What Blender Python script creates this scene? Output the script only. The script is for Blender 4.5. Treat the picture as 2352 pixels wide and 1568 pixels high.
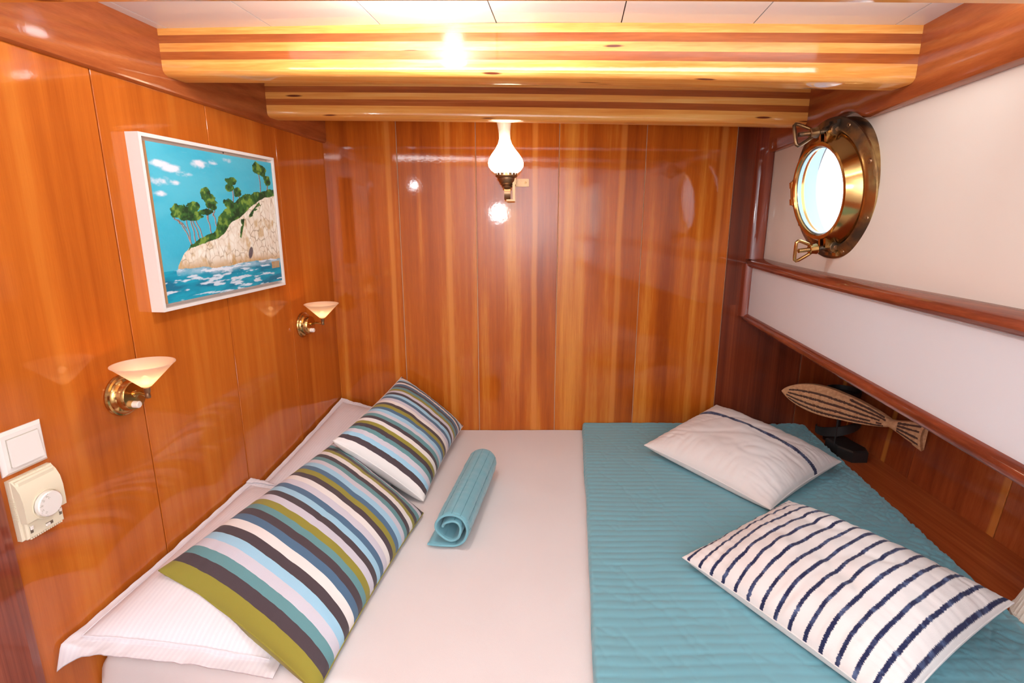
import bpy, bmesh, math, random
import numpy as np
from mathutils import Vector, Matrix, noise as mn
random.seed(4)
PI = math.pi
for o in list(bpy.data.objects): bpy.data.objects.remove(o)
SC = bpy.context.scene; COL = SC.collection
ZM = 0.60                      # height of the mattress top above the cabin floor
CAMZ = ZM + 1.0
F = 1228.0; PT = math.radians(13.0); CS, SN = math.cos(PT), math.sin(PT)
D = 2.44                       # back bulkhead

# ---------------------------------------------------------------- camera, world, lights
cam = bpy.data.cameras.new('camera'); camo = bpy.data.objects.new('camera', cam); COL.objects.link(camo)
cam.lens = F / 2352 * 36; cam.sensor_width = 36; cam.clip_start = 0.02
camo.location = (0, 0, CAMZ); camo.rotation_euler = (PI/2 - PT, 0, 0)
SC.camera = camo
SC.view_settings.view_transform = 'Standard'; SC.view_settings.look = 'None'
SC.view_settings.gamma = 1; SC.view_settings.use_curve_mapping = False
SC.view_settings.exposure = 0.22
w = bpy.data.worlds.new('sky'); SC.world = w; w.use_nodes = True
bg = w.node_tree.nodes['Background']; bg.inputs[0].default_value = (0.86, 0.94, 1.0, 1); bg.inputs[1].default_value = 3.6

def area(name, loc, target, size, power, col=(1, 0.95, 0.9), shape='DISK'):
    l = bpy.data.lights.new(name, 'AREA'); l.shape = shape; l.size = size; l.energy = power; l.color = col
    o = bpy.data.objects.new(name, l); COL.objects.link(o); o.location = loc
    o.rotation_euler = (Vector(target) - Vector(loc)).to_track_quat('-Z', 'Y').to_euler()
    return o
def point(name, loc, power, r, col=(1, 0.95, 0.9)):
    l = bpy.data.lights.new(name, 'POINT'); l.energy = power; l.shadow_soft_size = r; l.color = col
    o = bpy.data.objects.new(name, l); COL.objects.link(o); o.location = loc
    return o
point('side_lamp', (-0.80, 0.34, ZM+1.26), 1.8, 0.035, (0.90, 0.96, 1.0))
area('bounced_light', (0.15, -0.25, ZM+1.0), (0.15, -0.95, ZM+1.05), 0.8, 36, (0.90, 0.96, 1.0))
point('camera_flash', (-0.118, -0.02, CAMZ+0.042), 8.5, 0.08, (0.93, 0.98, 1.0))
point('deck_lamp', (-0.20, 1.22, ZM+1.435), 8.5, 0.03, (0.93, 0.97, 1.0))
st_ = area('ceiling_fill_light', (0.05, 1.04, ZM+1.405), (0.05, 1.50, ZM+1.50), 1.7, 3.2, (0.92, 0.97, 1.0), 'RECTANGLE'); st_.data.size_y = 0.04  # added fill, hidden behind the nearest beam, to brighten ceiling and middle beam

# ---------------------------------------------------------------- helpers: geometry of the place
def ray(px, py):
    c = (py - 784) / F
    return ((px - 1176) / F, CS - SN*c, -SN - CS*c)
def on_y(px, py, y):
    r = ray(px, py); t = y / r[1]; return Vector((r[0]*t, y, CAMZ + r[2]*t))
def on_z(px, py, z):           # z is above the mattress
    r = ray(px, py); t = (ZM + z - CAMZ) / r[2]; return Vector((r[0]*t, r[1]*t, ZM + z))
def on_wall(px, py, a, b):     # plane x = a + b*y
    r = ray(px, py); t = a / (r[0] - b*r[1]); return Vector((r[0]*t, r[1]*t, CAMZ + r[2]*t))
LA, LB = -1.109, 0.12
RA, RB = 0.864, 0.109
PA = 0.8165
L = lambda y: LA + LB*y
W = lambda y: RA + RB*y
P = lambda y: PA + RB*y
def ceil_z(x):
    return ZM + (1.4735 - 0.0*x if x < 0.05 else 1.4735 - 0.0245*(x-0.05))
def fb(x, y, z=0, o=4):
    return mn.fractal(Vector((x, y, z)), 1.0, 2.0, o)

# ---------------------------------------------------------------- helpers: objects
def tag(o, label=None, cat=None, group=None, kind=None):
    if label: o['label'] = label
    if cat: o['category'] = cat
    if group: o['group'] = group
    if kind: o['kind'] = kind
    return o
def empty(name, loc=(0, 0, 0), **k):
    o = bpy.data.objects.new(name, None); COL.objects.link(o); o.location = loc; o.empty_display_size = 0.05
    return tag(o, **k)
def gpos(o):
    p = Vector(o.location)
    while o.parent: o = o.parent; p += o.location
    return p
def obj(name, verts, faces, mat, parent=None, smooth=False, origin=None, uv=None, mats=None, idx=None):
    """verts are world coordinates; the object's own origin is put at `origin` (or its base centre)"""
    V = [Vector(v) for v in verts]
    if parent is not None and parent.type == 'EMPTY' and origin is None: org = gpos(parent)
    elif origin is not None: org = Vector(origin)
    elif parent is not None: org = gpos(parent)
    else: org = Vector((0, 0, 0))
    me = bpy.data.meshes.new(name); me.from_pydata([v - org for v in V], [], faces)
    for m in (mats or [mat]): me.materials.append(m)
    if idx is not None: me.polygons.foreach_set('material_index', idx)
    if smooth: me.polygons.foreach_set('use_smooth', [True]*len(me.polygons))
    if uv is not None:
        l = me.uv_layers.new(name='UVMap')
        vi = [0]*len(me.loops); me.loops.foreach_get('vertex_index', vi)
        fl = [c for i in vi for c in uv[i]]
        l.data.foreach_set('uv', fl)
    me.validate(); me.update()
    bm = bmesh.new(); bm.from_mesh(me); 
    if not name.startswith('canvas'): bmesh.ops.recalc_face_normals(bm, faces=bm.faces)
    bm.to_mesh(me); bm.free()
    o = bpy.data.objects.new(name, me); COL.objects.link(o)
    if parent is not None:
        o.parent = parent; o.location = org - gpos(parent)
    else: o.location = org
    return o
def autosmooth(o, ang=35):
    me = o.data; me.polygons.foreach_set('use_smooth', [True]*len(me.polygons))
    try: me.set_sharp_from_angle(angle=math.radians(ang))
    except Exception: pass
    return o
class MB:
    def __init__(s): s.v = []; s.f = []; s.u = []
    def add(s, v, f, u=None):
        n = len(s.v); s.v += [Vector(x) for x in v]; s.f += [tuple(i+n for i in q) for q in f]
        s.u += (u or [(0, 0)]*len(v)); return s
    def hexa(s, p):            # 8 points: bottom 0-3, top 4-7
        return s.add(p, [(0, 3, 2, 1), (4, 5, 6, 7), (0, 1, 5, 4), (1, 2, 6, 5), (2, 3, 7, 6), (3, 0, 4, 7)])
    def box(s, a, b):
        x0, y0, z0 = a; x1, y1, z1 = b
        return s.hexa([(x0, y0, z0), (x1, y0, z0), (x1, y1, z0), (x0, y1, z0), (x0, y0, z1), (x1, y0, z1), (x1, y1, z1), (x0, y1, z1)])
    def sweep(s, path, prof, side, up, closed=False, caps=True, scale=None):
        """profile (list of (a,b)) swept along path; a along side, b along up (lists or constants)"""
        n, m = len(path), len(prof); vs = []
        for i, p in enumerate(path):
            sd = side[i] if isinstance(side, list) else side; uu = up[i] if isinstance(up, list) else up
            k = scale[i] if scale else 1
            vs += [Vector(p) + Vector(sd)*a*k + Vector(uu)*b*k for a, b in prof]
        fs = []
        for i in range(n if closed else n-1):
            j = (i+1) % n
            fs += [(i*m+k, i*m+(k+1) % m, j*m+(k+1) % m, j*m+k) for k in range(m)]
        if caps and not closed: fs += [tuple(range(m))[::-1], tuple((n-1)*m+k for k in range(m))]
        return s.add(vs, fs)
    def tube(s, path, r, seg=10, closed=False):
        path = [Vector(p) for p in path]; n = len(path); sd = []; up = []; prev = None
        for i in range(n):
            a = path[(i-1) % n] if (closed or i) else path[0]; b = path[(i+1) % n] if (closed or i < n-1) else path[-1]
            t = (b-a).normalized()
            if prev is None:
                q = t.cross(Vector((0, 0, 1)));
                if q.length < 0.2: q = t.cross(Vector((0, 1, 0)))
                q.normalize()
            else: q = (prev - t*prev.dot(t)).normalized()
            prev = q; sd.append(q); up.append(t.cross(q).normalized())
        rr = r if isinstance(r, list) else None
        prof = [(math.cos(2*PI*k/seg)*(1 if rr else r), math.sin(2*PI*k/seg)*(1 if rr else r)) for k in range(seg)]
        return s.sweep(path, prof, sd, up, closed, True, rr)
    def lathe(s, c, ax, prof, seg=48, a0=0, a1=2*PI, closed_prof=False):
        """prof: (r,h) pairs around axis ax through c"""
        c = Vector(c); ax = Vector(ax).normalized()
        q = ax.cross(Vector((0, 0, 1)))
        if q.length < 0.1: q = Vector((1, 0, 0))
        q.normalize(); r2 = ax.cross(q).normalized()
        full = abs(a1-a0-2*PI) < 1e-6; n = seg if full else seg+1; m = len(prof); vs = []
        for i in range(n):
            a = a0 + (a1-a0)*i/seg; d = q*math.cos(a) + r2*math.sin(a)
            vs += [c + d*r + ax*h for r, h in prof]
        fs = []
        for i in range(seg):
            j = (i+1) % n
            for k in range(m if closed_prof else m-1):
                l = (k+1) % m
                fs.append((i*m+k, j*m+k, j*m+l, i*m+l))
        return s.add(vs, fs)
    def build(s, name, mat, parent=None, smooth=False, origin=None, ang=None):
        o = obj(name, s.v, s.f, mat, parent, smooth, origin, uv=s.u)
        if smooth or ang: autosmooth(o, ang or 35)
        return o
def ccyl(c, ax, r, h, ch=0.0):
    """closed cylinder as lathe profile"""
    return [(0.0001, 0), (r-ch, 0), (r, ch), (r, h-ch), (r-ch, h), (0.0001, h)]

# ---------------------------------------------------------------- materials
def srgb(r, g, b):
    f = lambda c: (c/255/12.92 if c/255 <= .04045 else ((c/255+.055)/1.055)**2.4)
    return (f(r), f(g), f(b), 1)
def newmat(name):
    m = bpy.data.materials.new(name); m.use_nodes = True; nt = m.node_tree
    return m, nt, nt.nodes['Principled BSDF']
def N(nt, t, **k):
    n = nt.nodes.new(t)
    for a, b in k.items(): setattr(n, a, b)
    return n
def plain(name, col, rough=0.5, metal=0, coat=0, spec=0.5, sheen=0, bump=0, bscale=200, var=0.0):
    m, nt, p = newmat(name)
    p.inputs['Base Color'].default_value = col; p.inputs['Roughness'].default_value = rough
    p.inputs['Metallic'].default_value = metal; p.inputs['Coat Weight'].default_value = coat
    p.inputs['Specular IOR Level'].default_value = spec; p.inputs['Sheen Weight'].default_value = sheen
    tc = N(nt, 'ShaderNodeTexCoord'); no = N(nt, 'ShaderNodeTexNoise'); no.inputs['Scale'].default_value = bscale
    nt.links.new(tc.outputs['Object'], no.inputs['Vector'])
    if bump:
        b = N(nt, 'ShaderNodeBump'); b.inputs['Strength'].default_value = bump; b.inputs['Distance'].default_value = 0.002
        nt.links.new(no.outputs['Fac'], b.inputs['Height']); nt.links.new(b.outputs['Normal'], p.inputs['Normal'])
    if var:
        n2 = N(nt, 'ShaderNodeTexNoise'); n2.inputs['Scale'].default_value = 5; nt.links.new(tc.outputs['Object'], n2.inputs['Vector'])
        mx = N(nt, 'ShaderNodeMix', data_type='RGBA'); mx.inputs['A'].default_value = col
        mx.inputs['B'].default_value = tuple(c*(1-var) for c in col[:3])+(1,)
        nt.links.new(n2.outputs['Fac'], mx.inputs['Factor']); nt.links.new(mx.outputs['Result'], p.inputs['Base Color'])
    return m
def wood(name, dark, mid, light, axis='Z', across=8.0, along=0.5, coat=1.0, crough=0.06, knots=False, band=None, tint=0.25, bumpd=0.0006, fine=140, contrast=1.0):
    m, nt, p = newmat(name); lk = nt.links.new
    tc = N(nt, 'ShaderNodeTexCoord'); oi = N(nt, 'ShaderNodeObjectInfo')
    off = N(nt, 'ShaderNodeMath', operation='MULTIPLY'); off.inputs[1].default_value = 37.0; lk(oi.outputs['Random'], off.inputs[0])
    ad = N(nt, 'ShaderNodeVectorMath', operation='ADD'); lk(tc.outputs['Object'], ad.inputs[0]); lk(off.outputs[0], ad.inputs[1])
    def mp(ac, al):
        n = N(nt, 'ShaderNodeMapping'); s = [ac, ac, ac]; s['XYZ'.index(axis)] = al
        n.inputs['Scale'].default_value = s; lk(ad.outputs[0], n.inputs['Vector']); return n
    a = N(nt, 'ShaderNodeTexNoise'); a.inputs['Scale'].default_value = 1; a.inputs['Detail'].default_value = 3; a.inputs['Distortion'].default_value = 0.35
    lk(mp(across, along).outputs[0], a.inputs['Vector'])
    b = N(nt, 'ShaderNodeTexNoise'); b.inputs['Scale'].default_value = 1; b.inputs['Detail'].default_value = 4
    lk(mp(across*5.5, along*2.2).outputs[0], b.inputs['Vector'])
    c = N(nt, 'ShaderNodeTexNoise'); c.inputs['Scale'].default_value = 1; c.inputs['Detail'].default_value = 3
    lk(mp(fine*3, fine*0.11).outputs[0], c.inputs['Vector'])
    m1 = N(nt, 'ShaderNodeMath', operation='MULTIPLY_ADD'); lk(b.outputs['Fac'], m1.inputs[0]); m1.inputs[1].default_value = 0.42
    lk(a.outputs['Fac'], m1.inputs[2])
    m2 = N(nt, 'ShaderNodeMath', operation='MULTIPLY_ADD'); lk(c.outputs['Fac'], m2.inputs[0]); m2.inputs[1].default_value = 0.22; lk(m1.outputs[0], m2.inputs[2])
    m3 = N(nt, 'ShaderNodeMath', operation='MULTIPLY_ADD'); lk(oi.outputs['Random'], m3.inputs[0]); m3.inputs[1].default_value = tint*0.4; lk(m2.outputs[0], m3.inputs[2])
    cr = N(nt, 'ShaderNodeValToRGB'); e = cr.color_ramp.elements
    mu = 0.85 + tint*0.2; h = 0.24/contrast
    nrm = N(nt, 'ShaderNodeMapRange'); nrm.inputs['From Min'].default_value = mu-h; nrm.inputs['From Max'].default_value = mu+h; lk(m3.outputs[0], nrm.inputs['Value'])
    e[0].position = 0.0; e[0].color = dark; e[1].position = 1.0; e[1].color = light; x = e.new(0.5); x.color = mid
    lk(nrm.outputs[0], cr.inputs['Fac']); out = cr.outputs['Color']
    if band:
        uvn = N(nt, 'ShaderNodeUVMap'); sp = N(nt, 'ShaderNodeSeparateXYZ'); lk(uvn.outputs[0], sp.inputs[0])
        # pale sapwood band towards one edge, its place differing from board to board
        pos = N(nt, 'ShaderNodeMapRange'); pos.inputs['To Min'].default_value = 0.35; pos.inputs['To Max'].default_value = 1.05; lk(oi.outputs['Random'], pos.inputs['Value'])
        wb = N(nt, 'ShaderNodeTexNoise'); wb.inputs['Scale'].default_value = 0.9; lk(ad.outputs[0], wb.inputs['Vector'])
        sw = N(nt, 'ShaderNodeMath', operation='MULTIPLY_ADD'); lk(wb.outputs['Fac'], sw.inputs[0]); sw.inputs[1].default_value = 0.12; lk(sp.outputs['X'], sw.inputs[2])
        di = N(nt, 'ShaderNodeMath', operation='SUBTRACT'); lk(sw.outputs[0], di.inputs[0]); lk(pos.outputs[0], di.inputs[1])
        ab = N(nt, 'ShaderNodeMath', operation='ABSOLUTE'); lk(di.outputs[0], ab.inputs[0])
        mr = N(nt, 'ShaderNodeMapRange'); mr.inputs['From Min'].default_value = 0.045; mr.inputs['From Max'].default_value = 0.02
        mr.inputs['To Max'].default_value = band; lk(ab.outputs[0], mr.inputs['Value'])
        mx = N(nt, 'ShaderNodeMix', data_type='RGBA'); lk(mr.outputs[0], mx.inputs['Factor']); lk(out, mx.inputs['A'])
        mx.inputs['B'].default_value = light[:3]+(1,) if band < 0.5 else srgb(222, 140, 62)
        out = mx.outputs['Result']
    if knots:
        vo = N(nt, 'ShaderNodeTexVoronoi'); vo.inputs['Scale'].default_value = 1; vo.inputs['Randomness'].default_value = 1
        lk(mp(26, 3.2).outputs[0], vo.inputs['Vector'])
        kr = N(nt, 'ShaderNodeMapRange'); kr.inputs['From Min'].default_value = 0.11; kr.inputs['From Max'].default_value = 0.07; lk(vo.outputs['Distance'], kr.inputs['Value'])
        mx = N(nt, 'ShaderNodeMix', data_type='RGBA'); lk(kr.outputs[0], mx.inputs['Factor']); lk(out, mx.inputs['A']); mx.inputs['B'].default_value = srgb(110, 45, 22)
        out = mx.outputs['Result']
    lk(out, p.inputs['Base Color'])
    p.inputs['Roughness'].default_value = 0.5; p.inputs['Specular IOR Level'].default_value = 0.05
    p.inputs['Coat Weight'].default_value = coat; p.inputs['Coat Roughness'].default_value = crough; p.inputs['Coat IOR'].default_value = 1.45
    bn = N(nt, 'ShaderNodeTexNoise'); bn.inputs['Scale'].default_value = 90; bn.inputs['Detail'].default_value = 2; lk(tc.outputs['Object'], bn.inputs['Vector'])
    bu = N(nt, 'ShaderNodeBump'); bu.inputs['Strength'].default_value = 0.12; bu.inputs['Distance'].default_value = bumpd; lk(bn.outputs['Fac'], bu.inputs['Height'])
    lk(bu.outputs['Normal'], p.inputs['Coat Normal']); lk(bu.outputs['Normal'], p.inputs['Normal'])
    return m
M = {}
mah = (srgb(150, 66, 14), srgb(188, 94, 22), srgb(220, 140, 54))
M['mahogany'] = wood('varnished_mahogany', *mah, band=0.55)
M['mahogany_left'] = wood('varnished_mahogany_left', srgb(168, 80, 22), srgb(196, 102, 32), srgb(214, 126, 46), band=0.35, contrast=0.8)
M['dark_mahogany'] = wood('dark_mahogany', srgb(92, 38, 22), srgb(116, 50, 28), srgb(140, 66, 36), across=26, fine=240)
M['niche_wood'] = wood('niche_mahogany', srgb(130, 56, 26), srgb(162, 76, 36), srgb(190, 102, 50), band=0.7)
M['fascia'] = wood('fascia_mahogany', srgb(138, 66, 32), srgb(164, 84, 42), srgb(186, 104, 54), axis='Y', across=14)
M['trim'] = wood('trim_mahogany', srgb(104, 44, 26), srgb(132, 60, 36), srgb(158, 78, 48), axis='Y', across=30)
M['post'] = wood('post_mahogany', srgb(110, 46, 30), srgb(136, 62, 40), srgb(160, 80, 52), axis='Z', across=30)
M['shelf'] = wood('shelf_mahogany', srgb(150, 66, 30), srgb(176, 86, 42), srgb(196, 106, 56), axis='Y', across=16, along=0.9)
M['pine'] = wood('varnished_pine', srgb(220, 138, 62), srgb(236, 164, 82), srgb(244, 188, 110), axis='X', across=55, along=1.3, crough=0.08, knots=True, tint=0.1, contrast=0.9)
M['beam_dark'] = wood('beam_mahogany', srgb(150, 74, 32), srgb(172, 90, 40), srgb(194, 110, 54), axis='X', across=40, along=1.5, crough=0.08, tint=0.1)
M['joint'] = plain('joint_filler', srgb(225, 180, 140), 0.6)
M['dark_joint'] = plain('dark_joint_filler', srgb(120, 95, 85), 0.7)
M['white_wall'] = plain('cream_hull_lining', srgb(243, 236, 226), 0.42, coat=0.25, bump=0.04, bscale=30, var=0.04)
M['white_panel'] = plain('white_hull_lining', srgb(234, 237, 242), 0.35, coat=0.3, var=0.03)
M['ceiling'] = plain('white_ceiling_paint', srgb(240, 240, 240), 0.35, coat=0.5, bump=0.05, bscale=60)
M['brass'] = plain('polished_brass', srgb(200, 160, 100), 0.16, metal=1, bump=0.1, bscale=40)
M['black'] = plain('black_iron', srgb(38, 32, 31), 0.45, bump=0.3, bscale=90)
M['cream_plastic'] = plain('cream_plastic', srgb(232, 218, 190), 0.35)
M['white_plastic'] = plain('white_plastic', srgb(240, 230, 222), 0.28, coat=0.4)
M['dark_plastic'] = plain('dark_slot', srgb(110, 95, 80), 0.5)
M['print'] = plain('grey_print', srgb(190, 180, 165), 0.5)
M['frame_white'] = plain('whitewashed_frame_wood', srgb(236, 228, 222), 0.5, bump=0.2, bscale=60, var=0.05)
M['raw_edge'] = plain('canvas_bare_edge', srgb(214, 160, 110), 0.7)
M['floor'] = wood('cabin_floor', srgb(120, 60, 28), srgb(150, 80, 40), srgb(175, 100, 55), axis='Y')

def brass_mat():
    m, nt, p = newmat('tarnished_brass'); lk = nt.links.new
    tc = N(nt, 'ShaderNodeTexCoord'); n1 = N(nt, 'ShaderNodeTexNoise'); n1.inputs['Scale'].default_value = 9; n1.inputs['Detail'].default_value = 6
    lk(tc.outputs['Object'], n1.inputs['Vector'])
    cr = N(nt, 'ShaderNodeValToRGB'); e = cr.color_ramp.elements
    e[0].position = 0.38; e[0].color = srgb(192, 162, 108); e[1].position = 0.58; e[1].color = srgb(96, 84, 72)
    x = e.new(0.48); x.color = srgb(158, 122, 82)
    lk(n1.outputs['Fac'], cr.inputs['Fac']); lk(cr.outputs['Color'], p.inputs['Base Color'])
    rr = N(nt, 'ShaderNodeMapRange'); rr.inputs['From Min'].default_value = 0.4; rr.inputs['From Max'].default_value = 0.65
    rr.inputs['To Min'].default_value = 0.2; rr.inputs['To Max'].default_value = 0.55; lk(n1.outputs['Fac'], rr.inputs['Value']); lk(rr.outputs[0], p.inputs['Roughness'])
    p.inputs['Metallic'].default_value = 0.95
    b = N(nt, 'ShaderNodeBump'); b.inputs['Strength'].default_value = 0.25; b.inputs['Distance'].default_value = 0.002; lk(n1.outputs['Fac'], b.inputs['Height']); lk(b.outputs['Normal'], p.inputs['Normal'])
    return m
M['tarnish'] = brass_mat()
M['old_brass'] = plain('old_brass', srgb(150, 116, 86), 0.35, metal=0.9, bump=0.3, bscale=120)
def glass(name, col, rough=0.0, alpha=None):
    m, nt, p = newmat(name); p.inputs['Base Color'].default_value = col; p.inputs['Roughness'].default_value = rough
    p.inputs['Transmission Weight'].default_value = 1; p.inputs['IOR'].default_value = 1.45
    return m
M['gasket'] = plain('pale_blue_paint', srgb(176, 210, 230), 0.35)
M['pane'] = glass('porthole_glass', (0.94, 0.98, 1, 1), 0.03)
def glow(name, col, strength, base=None, rough=0.4, trans=0):
    m, nt, p = newmat(name); p.inputs['Base Color'].default_value = base or col; p.inputs['Roughness'].default_value = rough
    p.inputs['Emission Color'].default_value = col; p.inputs['Emission Strength'].default_value = strength
    return m
M['bulb'] = glow('glowing_bulb', (1, 0.72, 0.32, 1), 9.0)
def frosted(name):
    m, nt, p = newmat(name); lk = nt.links.new
    tr = N(nt, 'ShaderNodeBsdfTranslucent'); tr.inputs[0].default_value = (0.95, 0.85, 0.76, 1)
    tp = N(nt, 'ShaderNodeBsdfTransparent'); tp.inputs[0].default_value = (1, 0.9, 0.8, 1)
    p.inputs['Base Color'].default_value = srgb(238, 208, 190); p.inputs['Roughness'].default_value = 0.35
    a = N(nt, 'ShaderNodeMixShader'); a.inputs[0].default_value = 0.5; lk(p.outputs[0], a.inputs[1]); lk(tr.outputs[0], a.inputs[2])
    b = N(nt, 'ShaderNodeMixShader'); b.inputs[0].default_value = 0.22; lk(a.outputs[0], b.inputs[1]); lk(tp.outputs[0], b.inputs[2])
    lk(b.outputs[0], nt.nodes['Material Output'].inputs['Surface']); return m
M['frosted'] = frosted('frosted_glass')
def opal():
    m, nt, p = newmat('lit_opal_glass'); lk = nt.links.new
    p.inputs['Base Color'].default_value = srgb(250, 240, 228); p.inputs['Roughness'].default_value = 0.2
    tc = N(nt, 'ShaderNodeTexCoord'); sp = N(nt, 'ShaderNodeSeparateXYZ'); lk(tc.outputs['Object'], sp.inputs[0])
    mr = N(nt, 'ShaderNodeMapRange'); mr.inputs['From Min'].default_value = 0.175; mr.inputs['From Max'].default_value = 0.11
    mr.inputs['To Min'].default_value = 0.10; mr.inputs['To Max'].default_value = 2.2; lk(sp.outputs['Z'], mr.inputs['Value'])
    cr = N(nt, 'ShaderNodeMix', data_type='RGBA'); mr2 = N(nt, 'ShaderNodeMapRange'); mr2.inputs['From Min'].default_value = 0.19; mr2.inputs['From Max'].default_value = 0.12; lk(sp.outputs['Z'], mr2.inputs['Value'])
    lk(mr2.outputs[0], cr.inputs['Factor']); cr.inputs['A'].default_value = (1, 0.55, 0.3, 1); cr.inputs['B'].default_value = (1, 0.9, 0.72, 1)
    lk(cr.outputs['Result'], p.inputs['Emission Color']); lk(mr.outputs[0], p.inputs['Emission Strength']); return m
M['opal'] = opal()
def fabric(name, col, weave=900, rough=0.9, sheen=0.15, bump=0.25):
    m = plain(name, col, rough, sheen=sheen, bump=bump, bscale=weave, var=0.03, spec=0.2); return m
M['sheet'] = fabric('white_bed_sheet', srgb(236, 226, 223))
M['cotton'] = fabric('cream_cotton', srgb(240, 232, 227))
M['quilt'] = fabric('teal_quilted_satin', srgb(120, 176, 188), rough=0.55, sheen=0.3, bump=0.1)
def stripes(name, cols, widths=None, lo=0.0, hi=1.0):
    m = fabric(name, (1, 1, 1, 1)); nt = m.node_tree; lk = nt.links.new; p = nt.nodes['Principled BSDF']
    uvn = N(nt, 'ShaderNodeUVMap'); sp = N(nt, 'ShaderNodeSeparateXYZ'); lk(uvn.outputs[0], sp.inputs[0])
    cr = N(nt, 'ShaderNodeValToRGB'); cr.color_ramp.interpolation = 'CONSTANT'; el = cr.color_ramp.elements
    ws = widths or [1]*len(cols); tot = sum(ws); pos = 0
    for i, c in enumerate(cols):
        q = lo + (hi-lo)*pos/tot
        if i == 0: el[0].position = 0; el[0].color = c
        elif i == 1: el[1].position = q; el[1].color = c
        else: x = el.new(q); x.color = c
        pos += ws[i]
    lk(sp.outputs['X'], cr.inputs['Fac']); lk(cr.outputs['Color'], p.inputs['Base Color']); return m
ol, dk, te, la, lb, wh, nv = srgb(152, 142, 58), srgb(80, 68, 72), srgb(104, 150, 154), srgb(212, 208, 218), srgb(164, 208, 230), srgb(240, 234, 230), srgb(84, 114, 142)
M['stripe_near'] = stripes('multicolour_striped_cotton', [ol, dk, te, la, lb, dk, wh, nv, dk, te, ol, la, dk, lb, nv, la, wh, dk, ol, nv, lb, la, te, dk, wh, ol, dk, te, la, dk],
                           [1.25, 1.2, 1.15, 1.15, 1.2, 1.2, 1.2, 1.1, 1.1, 1, 1, 1.1, 1, 1, 1, 1, 1, 1, 1, 1, 1, 1, 1, 1, 1, .9, .9, .9, .9, .9])
M['stripe_far'] = stripes('multicolour_striped_cotton_far', [wh, dk, lb, la, te, dk, ol, wh, dk, te, la, lb, nv, ol, dk, wh, la, nv, lb, dk, la, ol, te, dk, nv, wh, dk, lb, wh, dk])
def blue_lines(name, positions, width):
    """white cotton with woven navy lines (frayed ikat edges) across the length (UV x)"""
    m = fabric(name, (1, 1, 1, 1)); nt = m.node_tree; lk = nt.links.new; p = nt.nodes['Principled BSDF']
    uvn = N(nt, 'ShaderNodeUVMap'); sp = N(nt, 'ShaderNodeSeparateXYZ'); lk(uvn.outputs[0], sp.inputs[0])
    mp = N(nt, 'ShaderNodeMapping'); mp.inputs['Scale'].default_value = (6, 220, 1); lk(uvn.outputs[0], mp.inputs['Vector'])
    no = N(nt, 'ShaderNodeTexNoise'); no.inputs['Scale'].default_value = 1; no.inputs['Detail'].default_value = 3; lk(mp.outputs[0], no.inputs['Vector'])
    sw = N(nt, 'ShaderNodeMath', operation='MULTIPLY_ADD'); lk(no.outputs['Fac'], sw.inputs[0]); sw.inputs[1].default_value = width*0.9; lk(sp.outputs['X'], sw.inputs[2])
    ofs = width*0.45
    if isinstance(positions, tuple):
        a, step = positions
        f = N(nt, 'ShaderNodeMath', operation='SUBTRACT'); lk(sw.outputs[0], f.inputs[0]); f.inputs[1].default_value = a+ofs
        pp = N(nt, 'ShaderNodeMath', operation='PINGPONG'); lk(f.outputs[0], pp.inputs[0]); pp.inputs[1].default_value = step/2
        dist = pp.outputs[0]
    else:
        f = N(nt, 'ShaderNodeMath', operation='SUBTRACT'); lk(sw.outputs[0], f.inputs[0]); f.inputs[1].default_value = positions+ofs
        pp = N(nt, 'ShaderNodeMath', operation='ABSOLUTE'); lk(f.outputs[0], pp.inputs[0]); dist = pp.outputs[0]
    mr = N(nt, 'ShaderNodeMapRange'); mr.inputs['From Min'].default_value = width*0.62; mr.inputs['From Max'].default_value = width*0.42; lk(dist, mr.inputs['Value'])
    n2 = N(nt, 'ShaderNodeTexNoise'); n2.inputs['Scale'].default_value = 22; lk(uvn.outputs[0], n2.inputs['Vector'])
    nc = N(nt, 'ShaderNodeMix', data_type='RGBA'); nc.inputs['A'].default_value = srgb(38, 42, 78); nc.inputs['B'].default_value = srgb(98, 112, 148)
    m2 = N(nt, 'ShaderNodeMapRange'); m2.inputs['From Min'].default_value = 0.5; m2.inputs['From Max'].default_value = 0.75; lk(n2.outputs['Fac'], m2.inputs['Value']); lk(m2.outputs[0], nc.inputs['Factor'])
    mx = N(nt, 'ShaderNodeMix', data_type='RGBA'); lk(mr.outputs[0], mx.inputs['Factor']); mx.inputs['A'].default_value = srgb(240, 231, 226); lk(nc.outputs['Result'], mx.inputs['B'])
    lk(mx.outputs['Result'], p.inputs['Base Color']); return m
M['one_line'] = blue_lines('cotton_with_one_navy_line', 0.655, 0.040)
M['many_lines'] = blue_lines('cotton_with_navy_lines', (0.035, 0.0675), 0.0165)
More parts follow.
